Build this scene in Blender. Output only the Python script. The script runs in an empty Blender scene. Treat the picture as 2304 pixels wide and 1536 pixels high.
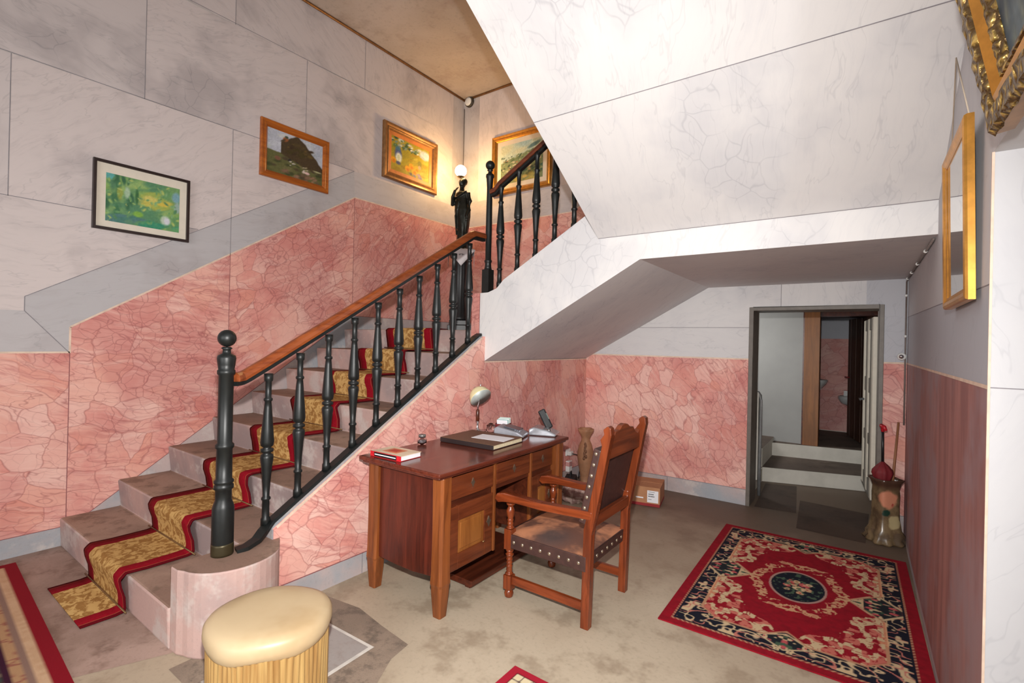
import bpy, math, random
import numpy as np
from mathutils import Vector, Matrix

random.seed(7)
S = bpy.context.scene
COL = S.collection
PI = math.pi

# ---------------------------------------------------------------- room numbers (metres)
XL, XS, XR = -4.55, -2.58, 0.30      # side wall by the stairs, stair cheek, opposite wall
YF, YB = 3.206, 5.08                 # face of the landing, end wall
ZC, ZS = 4.85, 2.087                 # ceiling, underside of the upper landing
LAND = 1.60                          # landing height
RUN, RISE, Y1 = 0.325, 0.20, 0.955   # first flight
SL3 = 0.585                          # pitch of the third flight


def lin(c):
    return tuple(((x / 12.92) if x <= 0.04045 else ((x + 0.055) / 1.055) ** 2.4) for x in c)


def rgb(r, g, b):
    return lin((r / 255, g / 255, b / 255))


# ---------------------------------------------------------------- mesh builder
class MB:
    def __init__(self):
        self.v, self.f, self.m, self.s, self.pv = [], [], [], [], []

    def face(self, pts, m=0, smooth=False, pv=(0, 0, 0)):
        b = len(self.v)
        self.v += [tuple(p) for p in pts]
        self.f.append(tuple(range(b, b + len(pts))))
        self.m.append(m); self.s.append(smooth); self.pv.append(pv)
        return self

    def add(self, verts, faces, m=0, smooth=False, pv=(0, 0, 0)):
        b = len(self.v)
        self.v += [tuple(p) for p in verts]
        for f in faces:
            self.f.append(tuple(i + b for i in f))
            self.m.append(m); self.s.append(smooth); self.pv.append(pv)
        return self

    def box(self, x0, x1, y0, y1, z0, z1, m=0, pv=(0, 0, 0)):
        v = [(x, y, z) for z in (z0, z1) for y in (y0, y1) for x in (x0, x1)]
        f = [(0, 2, 3, 1), (4, 5, 7, 6), (0, 1, 5, 4), (2, 6, 7, 3), (0, 4, 6, 2), (1, 3, 7, 5)]
        return self.add(v, f, m, pv=pv)

    def obox(self, c, ax, ay, az, m=0):
        """box about c with half axes ax, ay, az (vectors)"""
        c, ax, ay, az = map(Vector, (c, ax, ay, az))
        v = [c + sx * ax + sy * ay + sz * az for sz in (-1, 1) for sy in (-1, 1) for sx in (-1, 1)]
        f = [(0, 2, 3, 1), (4, 5, 7, 6), (0, 1, 5, 4), (2, 6, 7, 3), (0, 4, 6, 2), (1, 3, 7, 5)]
        if ax.cross(ay).dot(az) < 0:
            f = [tuple(reversed(q)) for q in f]
        return self.add(v, f, m)

    def prism(self, poly, axis, a, b, m=0, ms=None, pv=(0, 0, 0)):
        """extrude a polygon; axis 'x': poly=(y,z), 'y': poly=(x,z), 'z': poly=(x,y)"""
        def P(p, t):
            return {'x': (t, p[0], p[1]), 'y': (p[0], t, p[1]), 'z': (p[0], p[1], t)}[axis]
        n = len(poly)
        ar = sum(poly[i][0] * poly[(i + 1) % n][1] - poly[(i + 1) % n][0] * poly[i][1] for i in range(n))
        pl = list(poly) if ar > 0 else list(reversed(poly))
        lo, hi = [P(p, a) for p in pl], [P(p, b) for p in pl]
        flip = (axis == 'y')
        def put(q, mm):
            self.face(list(reversed(q)) if flip else q, mm, pv=pv)
        put(list(reversed(lo)), m); put(hi, m)
        for i in range(n):
            j = (i + 1) % n
            mm = m if ms is None else ms(pl[i], pl[j])
            put([lo[i], lo[j], hi[j], hi[i]], mm)
        return self

    def lathe(self, prof, seg=24, o=(0, 0, 0), m=0, sx=1, sy=1, flute=None):
        vs, fs = [], []
        for (r, z) in prof:
            for k in range(seg):
                a = 2 * PI * k / seg
                rr = r if flute is None else r * flute(a, z)
                vs.append((o[0] + rr * sx * math.cos(a), o[1] + rr * sy * math.sin(a), o[2] + z))
        n = len(prof)
        for i in range(n - 1):
            for k in range(seg):
                k2 = (k + 1) % seg
                fs.append((i * seg + k, i * seg + k2, (i + 1) * seg + k2, (i + 1) * seg + k))
        if prof[0][0] > 1e-4: fs.append(tuple(reversed(range(seg))))
        if prof[-1][0] > 1e-4: fs.append(tuple((n - 1) * seg + k for k in range(seg)))
        return self.add(vs, fs, m, True)

    def ball(self, c, r, m=0, seg=20, sx=1, sy=1, sz=1):
        n = max(8, seg // 2)
        prof = [(max(1e-5, r * math.sin(PI * i / n)), -r * math.cos(PI * i / n) * sz) for i in range(n + 1)]
        return self.lathe(prof, seg, c, m, sx, sy)

    def tube(self, pts, rad, seg=10, m=0, sect=None, up=(0, 0, 1)):
        """sweep; rad number or list; sect = list of (side, up) points for a profile"""
        pts = [Vector(p) for p in pts]
        n = len(pts)
        rad = rad if isinstance(rad, (list, tuple)) else [rad] * n
        if sect is None:
            sect = [(math.cos(2 * PI * k / seg), math.sin(2 * PI * k / seg)) for k in range(seg)]
            unit = True
        else:
            unit = False
        k = len(sect)
        vs, fs = [], []
        for i, p in enumerate(pts):
            t = (pts[min(i + 1, n - 1)] - pts[max(i - 1, 0)]).normalized()
            u = Vector(up)
            if abs(t.dot(u)) > 0.97: u = Vector((0, 1, 0)) if abs(t.y) < 0.9 else Vector((1, 0, 0))
            sd = t.cross(u).normalized(); uu = sd.cross(t).normalized()
            for (a, b) in sect:
                vs.append(p + (sd * a + uu * b) * (rad[i]))
        for i in range(n - 1):
            for j in range(k):
                j2 = (j + 1) % k
                fs.append((i * k + j, i * k + j2, (i + 1) * k + j2, (i + 1) * k + j))
        fs.append(tuple(reversed(range(k)))); fs.append(tuple((n - 1) * k + j for j in range(k)))
        return self.add(vs, fs, m, unit)

    def build(self, name, mats, parent=None, bevel=0, loc=None, solid=0, uvs=None, sub=0, recalc=True):
        me = bpy.data.meshes.new(name)
        me.from_pydata(self.v, [], self.f)
        mats = mats if isinstance(mats, (list, tuple)) else [mats]
        for m in mats: me.materials.append(m)
        me.polygons.foreach_set('material_index', self.m)
        me.polygons.foreach_set('use_smooth', self.s)
        if recalc:
            import bmesh
            bm = bmesh.new(); bm.from_mesh(me)
            if bevel: bmesh.ops.remove_doubles(bm, verts=bm.verts, dist=1e-5)
            if len(bm.faces) == len(self.f): bmesh.ops.recalc_face_normals(bm, faces=bm.faces)
            bm.to_mesh(me); bm.free()
        at = me.attributes.new('pv', 'FLOAT_VECTOR', 'FACE')
        if len(me.polygons) == len(self.pv):
            at.data.foreach_set('vector', np.array(self.pv, dtype=np.float32).ravel())
        uv = me.uv_layers.new(name='UVMap')
        arr = np.zeros((len(me.loops), 2), dtype=np.float32)
        if uvs is not None:
            li = np.zeros(len(me.loops), dtype=np.int32); me.loops.foreach_get('vertex_index', li)
            arr = np.asarray(uvs, dtype=np.float32)[li]
        else:
            for p in me.polygons:
                nrm = p.normal
                if abs(nrm.z) > 0.75:
                    for l in p.loop_indices:
                        c = me.vertices[me.loops[l].vertex_index].co; arr[l] = (c.x, c.y)
                else:
                    t = Vector((-nrm.y, nrm.x, 0)).normalized() if (abs(nrm.x) + abs(nrm.y)) > 1e-6 else Vector((1, 0, 0))
                    b = nrm.cross(t)
                    for l in p.loop_indices:
                        c = me.vertices[me.loops[l].vertex_index].co; arr[l] = (c.dot(t), c.dot(b))
        uv.data.foreach_set('uv', arr.ravel())
        o = bpy.data.objects.new(name, me); COL.objects.link(o)
        if parent is not None: o.parent = parent
        if loc is not None: o.location = loc
        if bevel:
            b = o.modifiers.new('b', 'BEVEL'); b.width = bevel; b.segments = 2; b.limit_method = 'ANGLE'; b.angle_limit = 0.7
        if solid:
            q = o.modifiers.new('s', 'SOLIDIFY'); q.thickness = abs(solid); q.offset = 1 if solid > 0 else -1
        if sub:
            q = o.modifiers.new('u', 'SUBSURF'); q.levels = sub; q.render_levels = sub
        return o


def tag(o, label, cat, group=None):
    o['label'] = label; o['category'] = cat
    if group: o['group'] = group
    return o


def struct(o):
    o['kind'] = 'structure'
    return o


def thing(name, label, cat, loc=(0, 0, 0), rz=0, group=None):
    o = bpy.data.objects.new(name, None); COL.objects.link(o)
    o.location = loc; o.rotation_euler = (0, 0, rz); o.empty_display_size = 0.1
    return tag(o, label, cat, group)


# ---------------------------------------------------------------- node helpers
class NT:
    def __init__(self, name):
        self.mat = bpy.data.materials.new(name); self.mat.use_nodes = True
        self.t = self.mat.node_tree
        self.b = self.t.nodes['Principled BSDF']

    def n(self, typ, **kw):
        nd = self.t.nodes.new('ShaderNode' + typ)
        for k, v in kw.items():
            if k == 'i':
                for a, b in v.items(): self.put(nd.inputs[a], b)
            else: setattr(nd, k, v)
        return nd

    def put(self, sock, val):
        if isinstance(val, bpy.types.NodeSocket): self.t.links.new(val, sock)
        elif hasattr(val, 'outputs'): self.t.links.new(val.outputs[0], sock)
        else:
            if isinstance(val, tuple) and len(val) == 3 and sock.type == 'RGBA': val = (*val, 1)
            sock.default_value = val

    def math(self, op, a, b=None, c=None, clamp=False):
        nd = self.n('Math', operation=op); nd.use_clamp = clamp
        self.put(nd.inputs[0], a)
        if b is not None: self.put(nd.inputs[1], b)
        if c is not None: self.put(nd.inputs[2], c)
        return nd.outputs[0]

    def mr(self, v, a, b, c=0.0, d=1.0, smooth=True):
        nd = self.n('MapRange', interpolation_type='SMOOTHSTEP' if smooth else 'LINEAR')
        for i, x in enumerate((v, a, b, c, d)): self.put(nd.inputs[i], x)
        return nd.outputs[0]

    def mix(self, f, a, b, mode='MIX'):
        nd = self.n('Mix', data_type='RGBA', blend_type=mode)
        self.put(nd.inputs[0], f); self.put(nd.inputs[6], a); self.put(nd.inputs[7], b)
        return nd.outputs[2]

    def noise(self, vec, scale, detail=4, rough=0.55, dist=0.0):
        nd = self.n('TexNoise')
        if vec is not None: self.put(nd.inputs['Vector'], vec)
        for k, v in (('Scale', scale), ('Detail', detail), ('Roughness', rough), ('Distortion', dist)): nd.inputs[k].default_value = v
        return nd

    def voro(self, vec, scale, feature='DISTANCE_TO_EDGE'):
        nd = self.n('TexVoronoi', feature=feature)
        self.put(nd.inputs['Vector'], vec); nd.inputs['Scale'].default_value = scale
        return nd

    def mapping(self, vec, scale=(1, 1, 1), rot=(0, 0, 0)):
        nd = self.n('Mapping'); self.put(nd.inputs['Vector'], vec)
        nd.inputs['Scale'].default_value = scale; nd.inputs['Rotation'].default_value = rot
        return nd.outputs[0]

    def obj(self):
        return self.n('TexCoord').outputs['Object']

    def uv(self):
        return self.n('TexCoord').outputs['UV']

    def bump(self, h, strength=0.2, dist=0.01):
        nd = self.n('Bump'); nd.inputs['Strength'].default_value = strength; nd.inputs['Distance'].default_value = dist
        self.put(nd.inputs['Height'], h); self.put(self.b.inputs['Normal'], nd.outputs[0])

    def set(self, **kw):
        for k, v in kw.items(): self.put(self.b.inputs[k.replace('_', ' ')], v)
        return self.mat


def plain(name, c, rough=0.5, metal=0.0, var=0.12, scale=14, bump=0.0, spec=0.5, **kw):
    """a procedural material: one colour, softly mottled"""
    t = NT(name); v = t.obj()
    nz = t.noise(v, scale, 4, 0.6).outputs[0]
    f = t.mr(nz, 0.3, 0.7)
    col = t.mix(f, tuple(x * (1 - var) for x in c), tuple(min(1, x * (1 + var)) for x in c))
    if bump: t.bump(nz, bump, 0.004)
    t.set(Base_Color=col, Roughness=rough, Metallic=metal)
    t.b.inputs['Specular IOR Level'].default_value = spec
    for k, vv in kw.items(): t.b.inputs[k.replace('_', ' ')].default_value = vv
    return t.mat


def panelvec(t):
    a = t.n('Attribute', attribute_name='pv')
    sep = t.n('SeparateXYZ'); t.put(sep.inputs[0], a.outputs['Vector'])
    uv = t.uv()
    rot = t.n('VectorRotate', rotation_type='Z_AXIS')
    t.put(rot.inputs['Vector'], uv); t.put(rot.inputs['Angle'], sep.outputs[0])
    cmb = t.n('CombineXYZ'); t.put(cmb.inputs[2], sep.outputs[2])
    add = t.n('VectorMath', operation='ADD'); t.put(add.inputs[0], rot.outputs[0]); t.put(add.inputs[1], cmb.outputs[0])
    return add.outputs[0], sep.outputs[1]


def warp(t, v, scale, amt, detail=3):
    nz = t.noise(v, scale, detail, 0.55)
    sub = t.n('VectorMath', operation='SUBTRACT'); t.put(sub.inputs[0], nz.outputs['Color']); sub.inputs[1].default_value = (0.5, 0.5, 0.5)
    sc = t.n('VectorMath', operation='SCALE'); t.put(sc.inputs[0], sub.outputs[0]); sc.inputs['Scale'].default_value = amt
    ad = t.n('VectorMath', operation='ADD'); t.put(ad.inputs[0], v); t.put(ad.inputs[1], sc.outputs[0])
    return ad.outputs[0]


def make_white(name, base_c, blue_c, streak_c, vein_c, k=1.0):
    t = NT(name); v, tone = panelvec(t)
    w1 = warp(t, v, 1.6, 0.28, 3)
    st = t.noise(t.mapping(w1, (3.4, 20, 1)), 1.0, 5, 0.72).outputs[0]
    cl = t.noise(w1, 1.5, 4, 0.6).outputs[0]
    vn = t.noise(t.mapping(w1, (1.2, 5.0, 1)), 1.0, 4, 0.6).outputs[0]
    vein = t.math('SUBTRACT', 1.0, t.mr(t.math('ABSOLUTE', t.math('SUBTRACT', vn, 0.5)), 0.0, 0.010))
    cr = t.voro(warp(t, v, 4.0, 0.16, 2), 7.0).outputs[0]
    crk = t.math('SUBTRACT', 1.0, t.mr(cr, 0.0, 0.035))
    mask = t.mr(cl, 0.54, 0.66)
    base = t.mix(tone, base_c, blue_c)
    c = t.mix(t.math('MULTIPLY', t.mr(st, 0.46, 0.78), 0.27 * k), base, streak_c)
    c = t.mix(t.math('MULTIPLY', t.mr(cl, 0.46, 0.68), 0.42 * k), c, streak_c)
    c = t.mix(t.math('MULTIPLY', vein, 0.16), c, vein_c)
    c = t.mix(t.math('MULTIPLY', t.math('MULTIPLY', crk, mask), 0.28), c, vein_c)
    t.set(Base_Color=c, Roughness=0.62)
    t.b.inputs['Specular IOR Level'].default_value = 0.25
    return t.mat


def make_pink():
    t = NT('painted pink marble'); v, tone = panelvec(t)
    w1 = warp(t, t.mapping(v, (1.0, 1.25, 1)), 2.4, 0.22, 3)
    v1 = t.n('TexVoronoi', feature='DISTANCE_TO_EDGE'); t.put(v1.inputs['Vector'], w1); v1.inputs['Scale'].default_value = 5.2
    v2 = t.n('TexVoronoi', feature='DISTANCE_TO_EDGE'); t.put(v2.inputs['Vector'], w1); v2.inputs['Scale'].default_value = 11.5
    c1 = t.voro(w1, 5.2, 'F1').outputs['Color']
    big = t.noise(v, 1.15, 2, 0.5); bs = t.n('SeparateColor'); t.put(bs.inputs[0], big.outputs['Color'])
    fine = t.mr(bs.outputs[0], 0.50, 0.58); smask = t.mr(bs.outputs[1], 0.46, 0.56); vis = t.mr(bs.outputs[2], 0.34, 0.52)
    streak = t.noise(t.mapping(w1, (3.0, 26, 1), (0, 0, 0.6)), 1.0, 4, 0.7).outputs[0]
    wash = t.noise(v, 2.6, 5, 0.65).outputs[0]
    base = t.mix(t.mr(wash, 0.32, 0.70), rgb(220, 148, 138), rgb(236, 184, 170))
    s1 = t.n('SeparateColor'); t.put(s1.inputs[0], c1)
    base = t.mix(t.math('MULTIPLY', t.mr(s1.outputs[0], 0.35, 1.0), 0.50), base, rgb(242, 206, 194))
    base = t.mix(t.math('MULTIPLY', t.mr(s1.outputs[1], 0.55, 1.0), 0.35), base, rgb(226, 148, 122))
    base = t.mix(t.math('MULTIPLY', fine, 0.40), base, rgb(190, 110, 108))
    base = t.mix(t.math('MULTIPLY', t.math('MULTIPLY', t.mr(streak, 0.45, 0.68), smask), 0.60), base, rgb(184, 106, 104))
    l1 = t.math('MULTIPLY', t.math('SUBTRACT', 1.0, t.mr(v1.outputs[0], 0.0, 0.034)), vis)
    l2 = t.math('MULTIPLY', t.math('SUBTRACT', 1.0, t.mr(v2.outputs[0], 0.0, 0.050)), t.math('MULTIPLY_ADD', fine, 0.7, 0.3))
    cn = t.noise(t.mapping(w1, (0.8, 2.4, 1), (0, 0, -0.5)), 1.5, 3, 0.5); cs = t.n('SeparateColor'); t.put(cs.inputs[0], cn.outputs['Color'])
    crack = t.math('MAXIMUM', t.math('SUBTRACT', 1.0, t.mr(t.math('ABSOLUTE', t.math('SUBTRACT', cs.outputs[0], 0.5)), 0.0, 0.006)), t.math('SUBTRACT', 1.0, t.mr(t.math('ABSOLUTE', t.math('SUBTRACT', cs.outputs[1], 0.47)), 0.0, 0.005)))
    base = t.mix(t.math('MULTIPLY', t.mr(t.noise(t.mapping(w1, (2.0, 16, 1), (0, 0, 0.75)), 1.0, 3, 0.6).outputs[0], 0.52, 0.72), 0.30), base, rgb(246, 214, 202))
    base = t.mix(t.math('MULTIPLY', crack, 0.42), base, rgb(150, 78, 78))
    base = t.mix(t.math('MULTIPLY', l1, 0.46), base, rgb(156, 84, 84))
    base = t.mix(t.math('MULTIPLY', l2, 0.46), base, rgb(146, 78, 82))
    base = t.mix(t.math('MULTIPLY', tone, 0.75), base, rgb(158, 108, 110))
    t.set(Base_Color=base, Roughness=0.60)
    t.b.inputs['Specular IOR Level'].default_value = 0.25
    return t.mat


def make_stone(name, ca, cb, cc, scale=7, rough=0.75, bump=0.25, worn=None):
    t = NT(name); v = t.obj()
    a = t.noise(v, scale * 0.22, 5, 0.6, 0.4).outputs[0]
    b = t.noise(v, scale, 4, 0.7).outputs[0]
    g = t.noise(v, scale * 14, 2, 0.6).outputs[0]
    c = t.mix(t.mr(a, 0.40, 0.60), ca, cb)
    c = t.mix(t.math('MULTIPLY', t.mr(b, 0.48, 0.66), 0.75), c, cc)
    if worn:                                            # two darker brown mixes towards the doorway, ragged limit
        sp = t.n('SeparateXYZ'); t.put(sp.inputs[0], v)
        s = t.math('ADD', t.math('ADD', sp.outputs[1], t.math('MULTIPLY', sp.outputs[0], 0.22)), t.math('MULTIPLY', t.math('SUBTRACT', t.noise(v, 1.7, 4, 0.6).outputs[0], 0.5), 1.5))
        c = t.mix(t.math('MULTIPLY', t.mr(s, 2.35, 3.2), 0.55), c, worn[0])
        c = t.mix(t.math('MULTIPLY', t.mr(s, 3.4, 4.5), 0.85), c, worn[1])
    c = t.mix(t.math('MULTIPLY', t.mr(g, 0.5, 0.8), 0.22), c, tuple(x * 0.45 for x in cc))
    t.bump(g, bump, 0.003)
    t.set(Base_Color=c, Roughness=rough)
    t.b.inputs['Specular IOR Level'].default_value = 0.35
    return t.mat


def make_wood(name, ca, cb, axis='z', rough=0.32, scale=1.0, spec=0.5):
    t = NT(name); v = t.obj()
    sc = {'x': (1.6, 26, 26), 'y': (26, 1.6, 26), 'z': (26, 26, 1.6)}[axis]
    sc = tuple(s * scale for s in sc)
    a = t.noise(t.mapping(warp(t, v, 2.0, 0.04), sc), 1.0, 6, 0.65, 0.6).outputs[0]
    b = t.noise(v, 3.0, 3, 0.5).outputs[0]
    c = t.mix(t.mr(a, 0.32, 0.70), ca, cb)
    c = t.mix(t.math('MULTIPLY', t.mr(b, 0.45, 0.75), 0.5), c, tuple(x * 0.55 for x in ca))
    t.bump(a, 0.05, 0.002)
    t.set(Base_Color=c, Roughness=rough)
    t.b.inputs['Specular IOR Level'].default_value = spec
    return t.mat


def make_rubbed():
    t = NT('rubbed rose paint'); v, tone = panelvec(t)
    a = t.noise(t.mapping(v, (9, 1.1, 1)), 1.0, 5, 0.6, 0.3).outputs[0]; b = t.noise(v, 1.6, 4, 0.6).outputs[0]
    c = t.mix(t.mr(a, 0.35, 0.66), rgb(174, 122, 116), rgb(146, 100, 98))
    c = t.mix(t.math('MULTIPLY', t.mr(b, 0.44, 0.62), 0.8), c, rgb(160, 138, 144))
    t.set(Base_Color=c, Roughness=0.6); t.b.inputs['Specular IOR Level'].default_value = 0.25
    return t.mat


ROSE = make_rubbed()
WHITE = make_white('painted white marble', rgb(216, 213, 212), rgb(176, 178, 186), rgb(184, 184, 190), rgb(140, 141, 150))
GREYW = make_white('painted grey marble', rgb(216, 203, 200), rgb(175, 175, 179), rgb(164, 155, 156), rgb(116, 114, 120), 1.5)
PINK = make_pink()
SEAM = plain('joint paint line', rgb(136, 131, 136), 0.8)
PSEAM = plain('joint paint line rose', rgb(140, 84, 86), 0.8)
EDGE = plain('cream edge line', rgb(222, 196, 176), 0.7)
BASE = make_stone('painted grey base', rgb(192, 172, 168), rgb(160, 164, 170), rgb(202, 192, 186), 5)
RISER = make_stone('riser stone', rgb(190, 158, 150), rgb(154, 136, 134), rgb(196, 184, 178), 4.5, 0.7)
TREAD = make_stone('tread stone', rgb(166, 138, 122), rgb(140, 112, 98), rgb(116, 94, 80), 6, 0.7)
FLOORM = make_stone('terrazzo hall floor', rgb(186, 171, 150), rgb(174, 158, 137), rgb(150, 133, 113), 3.4, 0.55, 0.18, (rgb(140, 122, 104), rgb(98, 82, 70)))
FLOORD = make_stone('brown concrete floor', rgb(178, 160, 140), rgb(156, 138, 120), rgb(122, 104, 90), 3.2, 0.6, 0.18)
FLOORK = make_stone('darker concrete floor', rgb(138, 120, 104), rgb(120, 104, 90), rgb(96, 82, 70), 3.2, 0.6, 0.18)
FLOORS = make_stone('stair foot floor', rgb(176, 150, 138), rgb(150, 126, 114), rgb(122, 98, 86), 5, 0.65, 0.2)
PATCH = make_stone('rough mortar patch', rgb(150, 132, 116), rgb(134, 118, 104), rgb(104, 92, 82), 9, 0.85, 0.5)
SLABM = make_stone('grey stone slab', rgb(172, 164, 158), rgb(160, 154, 150), rgb(150, 140, 134), 5, 0.5, 0.1)
MORTAR = plain('white mortar', rgb(206, 200, 192), 0.9)
DARKF = make_stone('dark floor patch', rgb(84, 68, 58), rgb(74, 60, 52), rgb(62, 50, 44), 4, 0.6, 0.15)
IRON = plain('black painted iron', rgb(22, 25, 25), 0.42, 0.0, 0.15, 30, spec=0.45)
RAILW = make_wood('varnished rail wood', rgb(150, 78, 40), rgb(106, 48, 24), 'y', 0.3)
RAILWX = make_wood('varnished rail wood dark', rgb(120, 60, 34), rgb(82, 38, 22), 'x', 0.3)
CEILM = make_stone('painted ceiling', rgb(196, 182, 172), rgb(182, 168, 156), rgb(168, 150, 138), 2.2, 0.7, 0.05)
PLASTER = plain('white plaster', rgb(206, 202, 192), 0.8, var=0.07, scale=5)
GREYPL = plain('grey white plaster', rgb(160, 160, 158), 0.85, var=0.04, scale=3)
DESKR = make_wood('reddish desk panel', rgb(98, 40, 26), rgb(60, 22, 14), 'z', 0.3)
DESKT = make_wood('reddish desk top', rgb(112, 52, 36), rgb(80, 34, 24), 'y', 0.16)
DESKO = make_wood('orange desk wood', rgb(142, 78, 36), rgb(98, 49, 21), 'z', 0.34)
DESKD = make_wood('dark desk wood', rgb(96, 44, 26), rgb(60, 26, 16), 'y', 0.3)
PANELW = make_wood('burl panel wood', rgb(158, 98, 46), rgb(116, 62, 26), 'z', 0.35, 0.5)
CHAIRW = make_wood('chair wood', rgb(134, 62, 30), rgb(84, 34, 16), 'z', 0.24)
CHAIRX = make_wood('chair arm wood', rgb(136, 62, 30), rgb(86, 34, 15), 'x', 0.24)
CHAIRY = make_wood('chair crest wood', rgb(130, 62, 32), rgb(84, 36, 18), 'y', 0.3)
BRASS = plain('aged brass', rgb(190, 164, 116), 0.35, 0.9)
PEWTER = plain('tarnished escutcheon', rgb(120, 104, 88), 0.45, 0.7)
STUD = plain('brass stud', rgb(176, 160, 140), 0.3, 0.8)
DULLB = plain('worn brass foot', rgb(74, 66, 46), 0.4, 0.6)
RODB = plain('dull rod brass', rgb(128, 100, 66), 0.4, 0.6)
CHROME = plain('chrome', rgb(214, 214, 216), 0.12, 1.0, 0.03)
GOLD = plain('gilt frame', rgb(206, 146, 66), 0.30, 0.75, 0.15, 20)
GOLDD = plain('dull gilt frame', rgb(150, 108, 66), 0.4, 0.55, 0.2, 20)
BLACKP = plain('black plastic', rgb(26, 26, 28), 0.4)
GREYP = plain('silver grey plastic', rgb(150, 150, 158), 0.35, 0.25)
WHITEP = plain('white plastic', rgb(225, 225, 222), 0.4, var=0.04)
CREAMP = plain('cream enamel', rgb(226, 216, 170), 0.3, var=0.05)
PAPER = plain('white paper', rgb(232, 230, 234), 0.8, var=0.02)
PAGES = plain('cream page edges', rgb(222, 206, 172), 0.8, var=0.08, scale=90)
REDM = plain('red cloth', rgb(150, 22, 32), 0.7)
CARD = plain('brown cardboard', rgb(176, 124, 88), 0.85, var=0.08)


def glass(name, c=(1, 1, 1), rough=0.02):
    t = NT(name); nz = t.noise(t.obj(), 9, 2).outputs[0]
    t.bump(nz, 0.03, 0.004)
    m = t.set(Base_Color=c, Roughness=rough)
    t.b.inputs['Transmission Weight'].default_value = 1.0; t.b.inputs['IOR'].default_value = 1.45
    return m


GLASS = glass('clear glass')

# ================================================================ THE SETTING
def onX(x, off=0):
    return lambda p: (x + off, p[0], p[1])


def onY(y, off=0):
    return lambda p: (p[0], y + off, p[1])


def seam(mb, f, p, q, m, w=0.0045):
    p, q = Vector(p), Vector(q)
    d = (q - p).normalized(); n = Vector((-d.y, d.x)) * w / 2
    mb.face([f(p + n), f(p - n), f(q - n), f(q + n)], m)


M5 = [WHITE, PINK, BASE, SEAM, PSEAM, EDGE, PLASTER]

# ---- wall behind the stairs
w = MB(); f = onX(XL); g = onX(XL, 0.0012)
YA = -2.2
slo = lambda y: 0.134 + max(0, min(y, 3.32) - 1.02) * 0.703           # base / pink
pk = lambda y: 1.355 if y < 0.98 else (1.54 + (min(y, 3.32) - 0.98) * 0.6453)   # pink / grey band
bt = lambda y: 1.735 + (min(y, 3.307) - 0.745) * 0.6245                # top of the grey band
L = lambda fn, ys: [(y, fn(y)) for y in ys]
w.face([f(p) for p in [(YA, 0), (YB, 0)] + L(slo, [YB, 3.32, 1.02, YA])], 2, pv=(0, 0, 1))
w.face([f(p) for p in [(YA, .134), (.98, .134), (.98, 1.355), (YA, 1.355)]], 1, pv=(0.3, 0, 2))
w.face([f(p) for p in [(.98, .134), (1.02, .134), (2.04, slo(2.04)), (2.04, pk(2.04)), (.98, 1.54)]], 1, pv=(0.1, 0, 5.3))
w.face([f(p) for p in [(2.04, slo(2.04)), (3.32, slo(3.32)), (3.32, pk(3.32)), (2.04, pk(2.04))]], 1, pv=(-.5, 0, 8.1))
w.face([f(p) for p in [(3.32, slo(3.32)), (YB, slo(YB)), (YB, 3.06), (3.32, pk(3.32))]], 1, pv=(.9, 0.1, 11.7))
w.face([f(p) for p in [(YA, 1.355), (.98, 1.355), (.745, 1.64), (YA, 1.64)]], 0, pv=(0, .65, 3))
w.face([f(p) for p in [(.98, 1.355), (.98, 1.54), (3.32, pk(3.32)), (3.307, 3.335), (.745, 1.735), (.745, 1.64)]], 0, pv=(.1, .75, 6))
w.face([f(p) for p in [(3.32, pk(3.32)), (YB, 3.06), (YB, 3.34), (3.307, 3.335)]], 0, pv=(0, .55, 9))
w.face([f(p) for p in [(YA, 1.64), (.745, 1.64), (.745, 1.735), (1.78, bt(1.78)), (1.78, 2.39), (YA, 2.385)]], 0, pv=(.1, .12, 12))
w.face([f(p) for p in [(YA, 2.385), (.655, 2.387), (.655, 3.318), (YA, 3.31)]], 0, pv=(1.2, .2, 14))
w.face([f(p) for p in [(.655, 2.387), (1.78, 2.39), (1.78, bt(1.78)), (2.04, bt(2.04)), (2.04, 3.328), (.655, 3.318)]], 0, pv=(.7, .1, 17))
w.face([f(p) for p in [(2.04, bt(2.04)), (3.307, 3.335), (2.04, 3.328)]], 0, pv=(-.1, .06, 19))
w.face([f(p) for p in [(YA, 3.31), (1.385, 3.322), (1.385, 4.24), (YA, 4.22)]], 0, pv=(.2, .25, 21))
w.face([f(p) for p in [(1.385, 3.322), (2.727, 3.332), (2.727, 4.27), (1.385, 4.24)]], 0, pv=(-.3, .15, 23))
w.face([f(p) for p in [(2.727, 3.332), (3.307, 3.335), (4.86, 3.34), (4.86, 4.30), (2.727, 4.27)]], 0, pv=(.5, .12, 26))
w.face([f(p) for p in [(YA, 4.22), (2.04, 4.255), (2.04, ZC), (YA, ZC)]], 0, pv=(0, .2, 28))
w.face([f(p) for p in [(2.04, 4.255), (3.42, 4.285), (3.42, ZC), (2.04, ZC)]], 0, pv=(.6, .2, 30))
w.face([f(p) for p in [(3.42, 4.285), (4.86, 4.30), (4.86, ZC), (3.42, ZC)]], 0, pv=(1.5, .2, 32))
w.face([f(p) for p in [(4.86, 3.34), (YB, 3.34), (YB, ZC), (4.86, ZC)]], 0, pv=(1.5, .55, 34))
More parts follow.
